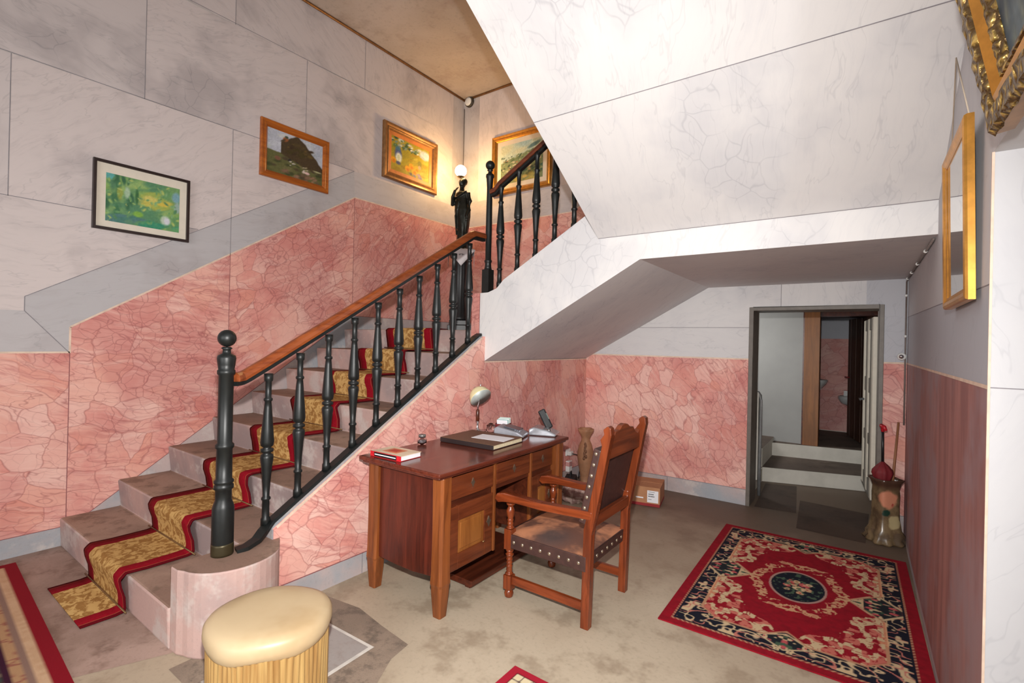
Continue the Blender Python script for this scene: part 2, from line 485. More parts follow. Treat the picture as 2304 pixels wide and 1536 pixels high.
for p, q in [((YA, 2.385), (1.78, 2.39)), ((.655, 2.387), (.655, 3.318)), ((YA, 3.31), (3.307, 3.335)), ((2.04, bt(2.04)), (2.04, 3.328)),
             ((1.385, 3.322), (1.385, 4.24)), ((YA, 4.22), (4.0, 4.29)), ((2.727, 3.332), (2.727, 4.27)), ((2.04, 4.255), (2.04, ZC)),
             ((3.42, 4.285), (3.42, ZC)), ((.745, 1.735), (3.307, 3.335)), ((.745, 1.64), (.745, 1.735)), ((.745, 1.64), (.98, 1.355)),
             ((2.04, pk(2.04)), (2.04, bt(2.04)))]:
    seam(w, g, p, q, 3)
for p, q in [((.98, .134), (.98, 1.355)), ((2.04, slo(2.04)), (2.04, pk(2.04))), ((3.32, slo(3.32)), (3.32, pk(3.32))), ((YA, .134), (1.02, .134)), ((1.02, .134), (3.32, slo(3.32))), ((3.32, slo(3.32)), (YB, slo(3.32)))]:
    seam(w, g, p, q, 4)
for p, q in [((YA, 1.36), (.98, 1.36)), ((.98, 1.355), (.98, 1.54)), ((.98, 1.54), (3.32, pk(3.32))), ((3.32, pk(3.32)), (YB, 3.06))]:
    seam(w, g, p, q, 5, 0.012)
w.box(XL - .3, XL - .004, YA, YB + .3, 0, ZC, 6)
struct(w.build('wall_stairs', [GREYW] + M5[1:]))

# ---- end wall (landing above, doorway below)
w = MB(); f = onY(YB); g = onY(YB, -0.0012)
DL, DR, DT = -.85, .127, 1.86
kx = -2.80                                                            # where the dado starts to climb with the second flight
up = lambda x, z: z + max(0, x - kx) * .575
w.face([f(p) for p in [(XL, LAND), (XS - .02, LAND), (XS - .02, 1.75), (XL, 1.75)]], 2)
w.face([f(p) for p in [(XL, 1.75), (kx, 1.75), (-1.2, up(-1.2, 1.75)), (-1.2, up(-1.2, 3.06)), (kx, 3.06), (XL, 3.06)]], 1, pv=(.2, .12, 41))
w.face([f(p) for p in [(XL, 3.06), (kx, 3.06), (-1.2, up(-1.2, 3.06)), (-1.2, up(-1.2, 3.40)), (kx, 3.40), (XL, 3.40)]], 7, pv=(0, .55, 43))
w.face([f(p) for p in [(XL, 3.40), (-4.27, 3.40), (-4.27, ZC), (XL, ZC)]], 7, pv=(1.5, .6, 45))
w.face([f(p) for p in [(-4.27, 3.40), (kx, 3.40), (-1.2, up(-1.2, 3.40)), (-1.2, ZC), (-4.27, ZC)]], 7, pv=(1.4, .12, 47))
w.face([f(p) for p in [(-1.2, 2.3), (XR, 2.3), (XR, ZC), (-1.2, ZC)]], 0, pv=(1.4, .12, 48))
w.face([f(p) for p in [(XS, 0), (DL, 0), (DL, .15), (XS, .135)]], 2)
w.face([f(p) for p in [(DR, 0), (XR, 0), (XR, .16), (DR, .16)]], 2)
w.face([f(p) for p in [(XS, .135), (DL, .15), (DL, 1.39), (XS, 1.385)]], 1, pv=(.9, .0, 51))
w.face([f(p) for p in [(DR, .16), (XR, .16), (XR, 1.40), (DR, 1.40)]], 1, pv=(.5, .1, 53))
w.face([f(p) for p in [(XS, 1.385), (DL, 1.39), (DL, 1.69), (XS, 1.69)]], 0, pv=(.02, .1, 55))
w.face([f(p) for p in [(XS, 1.69), (DL, 1.69), (DL, DT), (-.609, DT), (-.609, ZS + .06), (XS, ZS + .06)]], 0, pv=(-.2, .05, 57))
w.face([f(p) for p in [(-.609, DT), (.026, DT), (.026, ZS + .06), (-.609, ZS + .06)]], 0, pv=(1.5, .05, 59))
w.face([f(p) for p in [(.026, DT), (DR, DT), (DR, 1.40), (XR, 1.40), (XR, ZS + .06), (.026, ZS + .06)]], 0, pv=(.9, .8, 61))
seam(w, g, (XS, 1.69), (DL, 1.69), 3); seam(w, g, (-.609, DT), (-.609, ZS), 3); seam(w, g, (XS, .135), (DL, .15), 3, .006); seam(w, g, (-1.62, 0), (-1.62, .14), 3, .006)
seam(w, g, (XS, 1.385), (DL, 1.39), 5, .014); seam(w, g, (DR, 1.40), (XR, 1.40), 5, .014); seam(w, g, (XL, 3.06), (kx, 3.06), 5, .012)
seam(w, g, (kx, 3.06), (-1.3, up(-1.3, 3.06)), 5, .012); seam(w, g, (DR, .16), (XR, .16), 3, .006)
for x0, x1, z0, z1 in [(XL - .3, DL - .02, 0, ZC), (DR + .02, 1.2, 0, ZC), (DL - .02, DR + .02, DT + .02, ZC)]:
    w.box(x0, x1, YB + .004, YB + .3, z0, z1, 6)
struct(w.build('wall_back', M5 + [GREYW]))

# ---- opposite wall with its deep opening near the viewer
w = MB(); f = onX(XR); g = onX(XR, -0.0012); YO = 1.95; ZO = 2.08
w.face([f(p) for p in [(YO, 0), (YB, 0), (YB, .05), (YO, .05)]], 2)
w.face([f(p) for p in [(YO, .05), (YB, .05), (YB, 1.40), (YO, 1.40)]], 7, pv=(0, .75, 71))
w.face([f(p) for p in [(YO, 1.40), (YB, 1.40), (YB, 1.775), (YO, 1.70)]], 0, pv=(1.2, .95, 73))
w.face([f(p) for p in [(YO, 1.70), (YB, 1.775), (YB, ZC), (YO, ZC)]], 0, pv=(1.4, .45, 75))
w.face([f(p) for p in [(.72, ZO), (YO, ZO), (YO, ZC), (.72, ZC)]], 0, pv=(1.4, .3, 76))
seam(w, g, (YO, 1.40), (YB, 1.40), 5, .012); seam(w, g, (YO, 1.70), (YB, 1.775), 3, .003)
h = onY(YO)
w.face([h(p) for p in [(XR, 0), (.95, 0), (.95, 1.40), (XR, 1.40)]], 0, pv=(1.1, .5, 78))
w.face([h(p) for p in [(XR, 1.40), (.95, 1.40), (.95, ZO), (XR, ZO)]], 0, pv=(1.25, .5, 80))
seam(w, onY(YO, -.0012), (XR, 1.40), (.95, 1.40), 3, .003)
w.face([(XR, .72, ZO), (.95, .72, ZO), (.95, YO, ZO), (XR, YO, ZO)], 0, pv=(0, .3, 82))
w.box(XR - .003, XR + .003, YO - .004, YO + .001, 0, ZO, 5)
w.box(XR + .004, .95, YO + .004, YB + .3, 0, ZC, 6)
w.box(XR + .004, .95, .72, YO, ZO + .004, ZC, 6)
w.box(XR + .004, .95, .66, .72, 0, ZC, 6)                             # unseen near jamb, placed to block the rear spot on the right
w.box(.95, 1.1, .66, YB + .3, 0, ZC, 6)
struct(w.build('wall_mirror_side', M5 + [ROSE]))

# ---- ceiling, far above
c = MB(); c.box(XL - .3, 1.2, -2.2, YB + .3, ZC, ZC + .2, 0)
c.tube([(XL + .012, -2, ZC - .012), (XL + .012, YB, ZC - .012)], .014, 6, 1)
c.tube([(XL, YB - .012, ZC - .012), (XR, YB - .012, ZC - .012)], .014, 6, 1)
struct(c.build('ceiling', [CEILM, GOLDD]))

# ---- floor of the hall and of the passage
c = MB()
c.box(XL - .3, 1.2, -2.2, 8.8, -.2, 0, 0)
c.face([(XL, .2, .0008), (-2.95, .2, .0008), (-2.62, .95, .0008), (-2.62, 1.0, .0008), (XL, 1.0, .0008)], 1)
pp = [(-2.5, 1.70), (-2.25, 1.735), (-2.02, 1.70), (-1.93, 1.69), (-1.79, 1.675), (-1.77, 1.55), (-1.70, 1.42), (-1.62, 1.30), (-1.60, 1.1), (-1.9, .9), (-2.5, .9)]
c.face([(x, y, .0012) for x, y in pp], 2)
c.face([(x, y, .0020) for x, y in [(-2.30, 1.545), (-1.905, 1.560), (-1.885, .95), (-2.30, .95)]], 4)
c.face([(x, y, .0028) for x, y in [(-2.30, 1.530), (-1.925, 1.542), (-1.905, .95), (-2.30, .95)]], 3)
c.face([(x, y, .0014) for x, y in [(-.80, 5.10), (-.84, 6.05), (-.55, 6.15), (-.46, 5.14)]], 5)  # two darker patches laid flat on the floor at the doorway
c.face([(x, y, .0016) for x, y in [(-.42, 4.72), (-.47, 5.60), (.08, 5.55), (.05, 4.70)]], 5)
struct(c.build('floor', [FLOORM, FLOORS, PATCH, SLABM, MORTAR, DARKF]))

# ---- first flight
st = MB()
prof = [(Y1, 0)]
for k in range(1, 9):
    y = Y1 + RUN * (k - 1)
    prof += [(y + .012, (k - 1) * RISE), (y - .008, k * RISE - .012), (y - .004, k * RISE)] if k > 1 else [(y - .008, RISE - .012), (y - .004, RISE)]
prof += [(YB, LAND), (YB, 0)]
st.prism(prof, 'x', XL, -2.66, 0, ms=lambda p, q: 1 if abs(p[1] - q[1]) < .001 else 0)
# rounded plinth below the newel post
pl = [(-2.66, .955), (-2.585, .957)] + [(-2.575 + .200 * math.sin(a), 1.195 - .225 * math.cos(a)) for a in np.linspace(.12, PI * .93, 18)] + [(-2.58, 1.45), (-2.66, 1.45)]
st.prism(pl, 'z', 0, .40, 0, ms=lambda p, q: 0)
st.face([(x, y, .4012) for x, y in pl], 1)
st.build('staircase', [RISER, TREAD], bevel=.010)
struct(bpy.data.objects['staircase'])

# ---- cheek wall of the stairs, below the railing and below the landing
ck = lambda y: .455 + (y - 1.40) * .615
w = MB(); f = onX(XS); g = onX(XS, .0012)
top = [(1.407, ck(1.407)), (3.17, ck(3.17)), (YF, 1.545), (YF, 1.337), (YB, 1.335)]
w.face([f(p) for p in [(1.407, .13), (YF, .13), (YF, 1.545), (3.17, ck(3.17)), (1.407, ck(1.407))]], 1, pv=(.45, 0, 91))
w.face([f(p) for p in [(YF, .13), (YB, .13), (YB, 1.335), (YF, 1.337)]], 1, pv=(1.2, .1, 93))
w.face([f(p) for p in [(1.407, 0), (YB, 0), (YB, .13), (1.407, .13)]], 2)
seam(w, g, (1.407, .13), (YB, .13), 4, .006); seam(w, g, (2.0, 0), (2.0, .13), 3, .005)
seam(w, g, (1.43, ck(1.43) - .012), (3.17, ck(3.17) - .012), 5, .016); seam(w, g, (1.409, 0), (1.409, ck(1.4)), 3, .005); seam(w, g, (YF, 1.330), (YB, 1.330), 5, .010)
w.prism([(1.407, 0), (YB, 0), (YB, 1.33), (YF, 1.33), (YF, 1.545), (3.17, ck(3.17)), (1.407, ck(1.407))], 'x', -2.68, XS - .003, 2)
struct(w.build('wall_stair_cheek', M5))

# ---- second flight, its white string wall, and the upper landing
w = MB(); f = onY(YF)
cu = lambda x: 1.99 + (x + 2.44) * .578
E1 = (XS - .005, 1.337); E2 = (-1.24, ZS)
w.face([f(p) for p in [(-2.645, 1.52), (-2.58, 1.52), E1, E2, (XR, ZS), (XR, 2.40), (-1.2, 2.66), (-1.4, cu(-1.4)), (-2.40, cu(-2.40)), (-2.47, 1.945), (-2.56, 1.915), (-2.645, 1.912)]], 0, pv=(1.25, 0, 101))
w.face([f(p) for p in [(-2.735, 1.50), (-2.645, 1.50), (-2.645, 1.912), (-2.735, 1.912)]], 1, pv=(.3, 0, 103))
seam(w, onY(YF, -.0012), (-2.645, 1.50), (-2.645, 1.912), 4, .005)
body = [(-2.735, 1.50), (-2.62, 1.50), (-2.56, 1.40), (-1.24, 2.14), (XR, 2.14), (XR, 2.40), (-1.2, 2.66), (-1.4, cu(-1.4)), (-2.40, cu(-2.40)), (-2.47, 1.945), (-2.56, 1.915), (-2.735, 1.912)]
w.prism(body, 'y', YF + .003, YF + .13, 5)
# sloped and level undersides
w.face([(E1[0], YF, E1[1]), (XS - .005, YB, 1.337), (-1.25, YB, ZS), (E2[0], YF, E2[1])], 0, pv=(.5, .1, 105))
w.face([(E2[0], YF, ZS), (-1.25, YB, ZS), (XR, YB, ZS), (XR, YF, ZS)], 0, pv=(.35, .2, 107))
sec = [(XS - .02, 1.36), (-1.25, ZS + .02), (XR, ZS + .02), (XR, 2.36), (-1.30, 2.36), (-1.30, 2.17), (-1.62, 2.17), (-1.62, 1.98), (-1.94, 1.98), (-1.94, 1.79), (-2.26, 1.79), (-2.26, LAND), (XS - .02, LAND)]
w.prism(sec, 'y', YF + .135, YB, 7)
struct(w.build('stair_flight_string', M5 + [RISER]))

# ---- third flight: the big white underside that rises over the viewer
XE = -1.555
z3 = lambda y: 2.258 + SL3 * (YF - y)
w = MB()
ya, ym, yz = YF, 2.335, -.95
w.face([(XE, ya, z3(ya)), (XR, ya, z3(ya)), (XR, ym, z3(ym)), (XE, ym, z3(ym))], 0, pv=(1.45, 0, 111))
w.face([(XE, ym, z3(ym)), (XR, ym, z3(ym)), (XR, yz, z3(yz)), (XE, yz, z3(yz))], 0, pv=(1.2, .0, 113))
fs = lambda p: (p[0], p[1], z3(p[1]) - .0012)
seam(w, fs, (XE, ym), (XR, ym), 3, .004); seam(w, fs, (XE, ya - .004), (XR, ya - .004), 3, .004)
w.prism([(ya, z3(ya) + .003), (ya, z3(ya) + .30), (yz, z3(yz) + .30), (yz, z3(yz) + .003)], 'x', XE, XR, 0)
struct(w.build('stair_soffit', M5))

# ---- door frame and the passage behind it
w = MB()
for x0, x1, z0, z1 in [(DL - .022, DL + .012, 0, DT + .022), (DR - .012, DR + .022, 0, DT + .022), (DL + .012, DR - .012, DT - .012, DT + .022)]:
    w.box(x0, x1, YB - .012, YB + .31, z0, z1, 0)
struct(w.build('door_1', plain('taupe door frame', rgb(104, 96, 88), 0.5), bevel=.003))
pz = .33
w = MB()
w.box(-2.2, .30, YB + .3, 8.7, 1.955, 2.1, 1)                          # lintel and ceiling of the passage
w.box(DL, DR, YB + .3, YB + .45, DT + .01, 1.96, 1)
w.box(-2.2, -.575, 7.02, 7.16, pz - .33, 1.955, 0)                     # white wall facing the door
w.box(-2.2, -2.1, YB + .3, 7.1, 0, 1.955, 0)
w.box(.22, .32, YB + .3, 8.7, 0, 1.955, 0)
struct(w.build('wall_passage', [GREYPL, plain('dark stained lintel', rgb(48, 34, 28), .6)]))
w = MB()
w.prism([(-.885, 6.12), (.22, 6.46), (.22, 7.16), (-1.03, 6.98)], 'z', 0, .16, 0)
w.face([(-.885, 6.12, .1612), (.22, 6.46, .1612), (.22, 7.16, .1612), (-1.03, 6.98, .1612)], 1)
w.prism([(-.98, 6.86), (.22, 7.10), (.22, 8.7), (-.98, 8.7)], 'z', 0, pz - .01, 0)
w.face([(-.98, 6.86, pz - .0085), (.22, 7.10, pz - .0085), (.22, 8.7, pz - .0085), (-.98, 8.7, pz - .0085)], 1)
w.box(-2.1, -.885, YB + .3, 6.12, 0, .16, 0)
w.face([(-2.1, YB + .3, .1612), (-.885, YB + .3, .1612), (-.885, 6.12, .1612), (-2.1, 6.12, .1612)], 1)
w.box(-2.1, -.89, 6.12, 7.02, 0, .37, 0)
w.face([(-2.1, 6.12, .3712), (-.89, 6.12, .3712), (-.89, 7.02, .3712), (-2.1, 7.02, .3712)], 1)
struct(w.build('passage_steps', [PLASTER, make_stone('passage tread', rgb(112, 98, 88), rgb(96, 84, 76), rgb(80, 70, 62), 5)], bevel=.006))
w = MB(); h = onY(8.45)
w.face([h(p) for p in [(-1.2, pz), (.3, pz), (.3, 1.655), (-1.2, 1.655)]], 1, pv=(.3, .5, 121))
w.face([h(p) for p in [(-1.2, 1.655), (.3, 1.655), (.3, 2.0), (-1.2, 2.0)]], 0, pv=(.3, 1, 123))
w.box(-1.2, .3, 8.455, 8.6, 0, 2.1, 6)
w.box(-1.0, -.98, 7.16, 8.45, pz, 2, 6)
struct(w.build('wall_washroom', M5))
w = MB()
w.box(-.575, -.415, 6.98, 7.18, pz - .01, 1.955, 0)
w.box(-.590, -.570, 6.985, 7.17, pz - .01, 1.955, 1)
w.box(-.415, .22, 7.0, 7.18, 1.90, 1.955, 1)
struct(w.build('door_2', [make_wood('oak post', rgb(146, 92, 44), rgb(116, 70, 32), 'z', .5), DESKD]))

# ================================================================ THINGS
def at(root):
    """mesh written in room coordinates, hung under a thing's empty"""
    return tuple(-Vector(root.location))


def bw(mb, name, mats, root, **kw):
    return mb.build(name, mats, root, loc=at(root), **kw)


# ---------------------------------------------------------------- stair railings
BAL = [(.024, 0), (.024, .045), (.019, .055), (.018, .165), (.024, .170), (.024, .182), (.017, .19), (.020, .27), (.027, .38), (.034, .445), (.031, .465), (.018, .475), (.033, .487),
       (.033, .502), (.018, .512), (.032, .525), (.035, .55), (.030, .63), (.020, .78), (.017, .815), (.023, .822), (.023, .834), (.016, .842), (.017, .945), (.023, .955), (.024, 1.0)]


def baluster(root, x, y, z0, z1):
    b = MB(); h = z1 - z0
    b.lathe([(r * 1.0, z * h) for r, z in BAL], 16, (x, y, z0))
    return bw(b, 'baluster', IRON, root)


def newel(root, x, y, z0, h, square):
    b = MB()
    if not square:
        pr = [(.046, 0), (.050, .01), (.050, .235), (.046, .250), (.037, .275), (.037, .325), (.045, .332), (.045, .348), (.038, .355), (.045, .362), (.045, .372), (.037, .38), (.036, .53),
              (.043, .538), (.043, .552), (.034, .562), (.034, .90), (.041, .908), (.041, .925), (.036, .93), (.040, .955), (.043, .985), (.040, 1.00), (.020, 1.010), (.018, 1.030), (.026, 1.036), (.018, 1.044)]
        s = h / 1.13
        b.lathe([(r, z * s) for r, z in pr], 24, (x, y, z0), 0, flute=lambda a, z: 1 + (.05 * math.cos(12 * a) if .57 * s < z < .895 * s else 0))
        b.lathe([(.0505, 0), (.0515, .012), (.0515, .05), (.0505, .06)], 24, (x, y, z0), 1)
        b.ball((x, y, z0 + h - .043), .043, 0)
    else:
        b.prism([(x - .036, y - .036), (x + .036, y - .036), (x + .036, y + .036), (x - .036, y + .036)], 'z', z0, z0 + .20, 0)
        pr = [(.034, .20), (.028, .225), (.026, .26), (.032, .268), (.032, .28), (.025, .29), (.027, .55), (.024, .90), (.030, .985), (.036, 1.0), (.034, 1.02), (.018, 1.03), (.016, 1.05), (.026, 1.056), (.018, 1.066)]
        b.lathe([(r, z * h / 1.14) for r, z in pr], 20, (x, y, z0))
        b.ball((x, y, z0 + h - .040), .040, 0)
    return bw(b, 'newel_post', [IRON, DULLB], root)


RSEC = [(-.028, 0), (-.031, .014), (-.027, .032), (-.014, .045), (0, .048), (.014, .045), (.027, .032), (.031, .014), (.028, 0)]
BSEC = [(-.017, -.022), (.017, -.022), (.017, 0), (-.017, 0)]
XB = -2.64
rl = thing('stair_railing', 'iron railing with ten turned balusters and orange wooden handrail beside the carpeted stairs', 'railing', (-2.6, 1.2, .4), group='iron stair railings')
newel(rl, -2.600, 1.160, .402, 1.13, False)
for i in range(10):
    y = 1.398 + i * .1838
    baluster(rl, XB, y, ck(y) + .016, 1.300 + (y - 1.398) * .608)
b = MB(); rp = [(-2.60, 1.20, 1.268), (-2.635, 1.25, 1.270), (XB, 1.285, 1.283), (XB, 1.40, 1.350), (XB, 3.075, 2.362), (XB, 3.105, 2.375), (XB, 3.235, 2.378)]
b.tube(rp, 1, sect=RSEC); bw(b, 'handrail', RAILW, rl)
b = MB(); b.tube([(x, y, z - .001) for x, y, z in rp], 1, sect=BSEC); bw(b, 'handrail_bar', IRON, rl)
b = MB()
b.tube([(-2.575, 1.215, .408), (-2.565, 1.26, .413), (-2.575, 1.32, .430), (-2.60, 1.365, .455), (XB + .005, 1.43, ck(1.43) + .012), (XB + .005, 3.14, ck(3.14) + .012), (XB + .005, 3.195, ck(3.17) + .018)], 1, sect=[(-.028, -.010), (.028, -.010), (.028, .010), (-.028, .010)])
bw(b, 'bottom_bar', IRON, rl)

ru = thing('stair_railing', 'dark iron railing with ball topped post in front of the hillside village painting', 'railing', (-2.6, 3.265, 1.92), group='iron stair railings')
newel(ru, -2.615, 3.268, 1.917, 1.135, True)
for x in (-2.49, -2.31, -2.135, -1.96, -1.79, -1.62):
    baluster(ru, x, 3.268, cu(x) + .004 if x > -2.45 else 1.96, 2.825 + (x + 2.49) * .572)
b = MB(); rp = [(-2.59, 3.268, 2.760), (-2.545, 3.268, 2.770), (-2.49, 3.268, 2.818), (-1.50, 3.268, 3.385)]
b.tube(rp, 1, sect=RSEC, up=(0, 0, 1)); bw(b, 'handrail', RAILWX, ru)
b = MB(); b.tube([(x, y, z - .001) for x, y, z in rp], 1, sect=BSEC); bw(b, 'handrail_bar', IRON, ru)

# ---------------------------------------------------------------- stair runner with rods
t = NT('stair runner weave'); uv = t.uv(); sp = t.n('SeparateXYZ'); t.put(sp.inputs[0], uv)
u = t.math('ABSOLUTE', t.math('SUBTRACT', sp.outputs[0], 0.32))
nz = t.noise(warp(t, t.mapping(uv, (1, 1, 1)), 14, .07), 24, 4, .6, .8).outputs[0]
gold = t.mix(t.mr(nz, .44, .56), rgb(196, 158, 100), rgb(150, 108, 60))
red = t.mix(t.noise(uv, 60, 2).outputs[0], rgb(112, 8, 22), rgb(142, 18, 32))
wig = t.math('MULTIPLY', t.math('SUBTRACT', t.noise(uv, 14, 1).outputs[0], .5), .012)
c = t.mix(t.math('GREATER_THAN', t.math('ADD', u, wig), .212), gold, red)
c = t.mix(t.math('GREATER_THAN', u, .300), c, rgb(86, 8, 18))
c = t.mix(t.mr(t.math('ABSOLUTE', t.math('SUBTRACT', u, .294)), .002, .005), rgb(130, 60, 44), c)
t.bump(t.noise(uv, 120, 2).outputs[0], .25, .002)
RUNNER = t.set(Base_Color=c, Roughness=.95); t.b.inputs['Specular IOR Level'].default_value = .1
path = [(Y1 - .205, .005), (Y1 - .06, .006), (Y1 - .018, .010)]
for k in range(1, 9):
    y = Y1 + RUN * (k - 1); z = k * RISE; zb = z - RISE
    path += [(y - .014, zb + .030), (y - .020, zb + .09), (y - .036, zb + .145)]
    for a in np.linspace(PI, PI / 2, 6): path.append((y - .004 + .036 * math.cos(a), z - .022 + .033 * math.sin(a)))
    path += [(y + .08, z + .008)]
    if k < 8: path += [(y + RUN - .05, z + .006), (y + RUN - .020, z + .010)]
path += [(Y1 + RUN * 7 + .16, LAND + .006)]
XR0, RW = -3.822, .640
b = MB(); uvs = []; acc = 0; nx = 6
for i, (y, z) in enumerate(path):
    if i: acc += math.hypot(y - path[i - 1][0], z - path[i - 1][1])
    sh = .012 * math.sin(i * 1.7) * .4
    for j in range(nx + 1):
        b.v.append((XR0 + sh + RW * j / nx, y, z)); uvs.append((.64 * j / nx, acc))
for i in range(len(path) - 1):
    for j in range(nx):
        b.f.append((i * (nx + 1) + j, i * (nx + 1) + j + 1, (i + 1) * (nx + 1) + j + 1, (i + 1) * (nx + 1) + j)); b.m.append(0); b.s.append(True); b.pv.append((0, 0, 0))
rn = b.build('stair_runner', RUNNER, solid=.006, uvs=uvs, recalc=False)
tag(rn, 'gold patterned carpet runner with dark red borders running up the stone stairs', 'carpet')
for k in range(8):
    b = MB(); y = Y1 + RUN * k; b.tube([(XR0 - .035, y - .028, k * RISE + .022), (XR0 + RW + .04, y - .028, k * RISE + .022)], .0042, 8)
    b.build('stair_rod', RODB, rn)

# ---------------------------------------------------------------- picture frames and painted canvases
def vnoise(x, y, seed=0):
    def h(i, j):
        n = (i.astype(np.int64) * 374761393 + j.astype(np.int64) * 668265263 + seed * 974711) & 0x7fffffff
        n = ((n ^ (n >> 13)) * 1274126177) & 0x7fffffff
        return ((n ^ (n >> 16)) & 0xffff) / 65535.0
    xi, yi = np.floor(x), np.floor(y); fx, fy = x - xi, y - yi
    fx = fx * fx * (3 - 2 * fx); fy = fy * fy * (3 - 2 * fy)
    a = h(xi, yi) * (1 - fx) + h(xi + 1, yi) * fx; b = h(xi, yi + 1) * (1 - fx) + h(xi + 1, yi + 1) * fx
    return a * (1 - fy) + b * fy


def fbm(x, y, seed=0, o=3):
    s, a, t = 0, 1, 0
    for k in range(o): s = s + a * vnoise(x * 2 ** k, y * 2 ** k, seed + k); t += a; a *= .5
    return s / t


class Paint:
    """a small canvas of colours, u to the right and v upwards (0..1)"""
    def __init__(self, nx, ny, base, asp=1.3):
        self.U, self.V = np.meshgrid(np.linspace(0, 1, nx), np.linspace(0, 1, ny)); self.asp = asp
        self.a = np.zeros((ny, nx, 3)) + np.array(base) / 255.0

    def lay(self, mask, col):
        m = np.clip(mask, 0, 1)[..., None]; self.a = self.a * (1 - m) + np.array(col) / 255.0 * m
        return self

    def dab(self, cx, cy, rx, ry, col, ang=0, soft=.25, rag=.25, seed=0):
        x, y = (self.U - cx) * self.asp, self.V - cy; c, s = math.cos(ang), math.sin(ang)
        d = np.hypot((x * c + y * s) / (rx * self.asp), (-x * s + y * c) / ry) + rag * (fbm(self.U * 14, self.V * 11, seed) - .5)
        return self.lay((1 + soft - d) / (2 * soft), col)

    def strokes(self, n, box, cols, size, seed, ang=(0, .5), rag=.3):
        r = random.Random(seed)
        for _ in range(n):
            s = size * r.uniform(.5, 1.4)
            self.dab(r.uniform(box[0], box[2]), r.uniform(box[1], box[3]), s, s * r.uniform(.35, .8), r.choice(cols), r.uniform(*ang), .4, rag, r.randrange(999))
        return self

    def grain(self, k=.10, seed=3):
        n = fbm(self.U * 60, self.V * 45, seed, 2)[..., None] - .5
        self.a = np.clip(self.a * (1 + 2 * k * n), 0, 1); return self


def colmat(name, rough=.6, bump=0):
    t = NT(name); a = t.n('Attribute', attribute_name='Col')
    nz = t.noise(t.obj(), 160, 2).outputs[0]
    if bump: t.bump(nz, bump, .002)
    c = t.mix(t.math('MULTIPLY', nz, .12), a.outputs['Color'], (0, 0, 0))
    m = t.set(Base_Color=c, Roughness=rough); t.b.inputs['Specular IOR Level'].default_value = .2
    return m


CANVAS = colmat('oil paint', .5); PILE = colmat('rug pile', .95, .3)


def grid(name, arr, u0, u1, v0, v1, mat, parent=None, z=0, solid=0, wob=None):
    ny, nx = arr.shape[:2]
    us, vs = np.linspace(u0, u1, nx), np.linspace(v0, v1, ny)
    Ug, Vg = np.meshgrid(us, vs)
    co = np.stack([Ug, Vg, np.full_like(Ug, z) if wob is None else z + wob(Ug, Vg)], -1).reshape(-1, 3)
    idx = np.arange(nx * ny).reshape(ny, nx)
    fs = np.stack([idx[:-1, :-1], idx[:-1, 1:], idx[1:, 1:], idx[1:, :-1]], -1).reshape(-1, 4)
    me = bpy.data.meshes.new(name); me.from_pydata(co.tolist(), [], fs.tolist()); me.materials.append(mat)
    at_ = me.attributes.new('Col', 'FLOAT_COLOR', 'POINT')
    l = np.where(arr <= .04045, arr / 12.92, ((np.clip(arr, 0, 1) + .055) / 1.055) ** 2.4)
    at_.data.foreach_set('color', np.concatenate([l, np.ones((ny, nx, 1))], -1).astype(np.float32).ravel())
    o = bpy.data.objects.new(name, me); COL.objects.link(o)
    if parent is not None: o.parent = parent
    if solid:
        q = o.modifiers.new('s', 'SOLIDIFY'); q.thickness = solid; q.offset = -1
    return o


def wallthing(name, label, cat, origin, u, w, group=None, lean=0):
    """local x = along the wall, y = up, z = out of the wall"""
    U, W = Vector(u), Vector(w); V = Vector((0, 0, 1))
    M = Matrix((U, V, W)).transposed().to_4x4(); M.translation = Vector(origin)
    o = thing(name, label, cat, group=group); o.matrix_world = M @ Matrix.Rotation(lean, 4, 'X')
    return o


def frame_mesh(w, h, prof, u0=0, v0=0, m=0, mb=None, wav=0, nseg=1):
    """mitred moulding; prof = [(inset, height)]"""
    mb = mb or MB()
    loops = []
    for (i, z) in prof:
        c = [(u0 + i, v0 + i), (u0 + w - i, v0 + i), (u0 + w - i, v0 + h - i), (u0 + i, v0 + h - i)]
        pts = []
        for k in range(4):
            a, b_ = Vector(c[k]), Vector(c[(k + 1) % 4])
            for q in range(nseg):
                p = a.lerp(b_, q / nseg); zz = z
                if wav and nseg > 1 and 0 < z: zz = z + wav * math.sin(q * 2.4 + i * 90) * math.sin(q * .9 + i * 200)
                pts.append((p.x, p.y, zz))
        loops.append(pts)
    n = len(loops[0])
    vs = [p for l in loops for p in l]; fs = []
    for i in range(len(loops) - 1):
        for k in range(n):
            fs.append((i * n + k, i * n + (k + 1) % n, (i + 1) * n + (k + 1) % n, (i + 1) * n + k))
    mb.add(vs, fs, m)
    return mb


G_P = 'paintings along the stairs'
# green abstract print in a thin dark frame
W_, H_ = .622, .508
p1 = wallthing('framed_print', 'green and yellow abstract print with cream mat in a thin dark frame', 'picture', (XL + .003, 1.08, 2.263), (0, 1, 0), (1, 0, 0), G_P)
frame_mesh(W_, H_, [(0, 0), (0, .028), (.003, .031), (.017, .031), (.020, .027), (.020, .010)]).build('frame', plain('dark brown frame', rgb(44, 30, 28), .4), p1)
b = MB(); b.box(.016, W_ - .016, .016, H_ - .016, .004, .012); b.build('mat_board', plain('cream mat board', rgb(222, 212, 196), .8, var=.03), p1)
P = Paint(90, 60, (120, 160, 104), 1.4)
P.strokes(40, (0, 0, 1, 1), [(104, 152, 100), (134, 170, 98), (150, 180, 112), (92, 140, 104)], .13, 5)
P.strokes(22, (.0, .1, .35, .95), [(72, 120, 84), (88, 132, 98), (64, 108, 78)], .07, 6, (1.2, 1.9))
P.strokes(16, (.45, .45, .85, .75), [(176, 178, 84), (196, 186, 92), (160, 176, 90)], .10, 7)
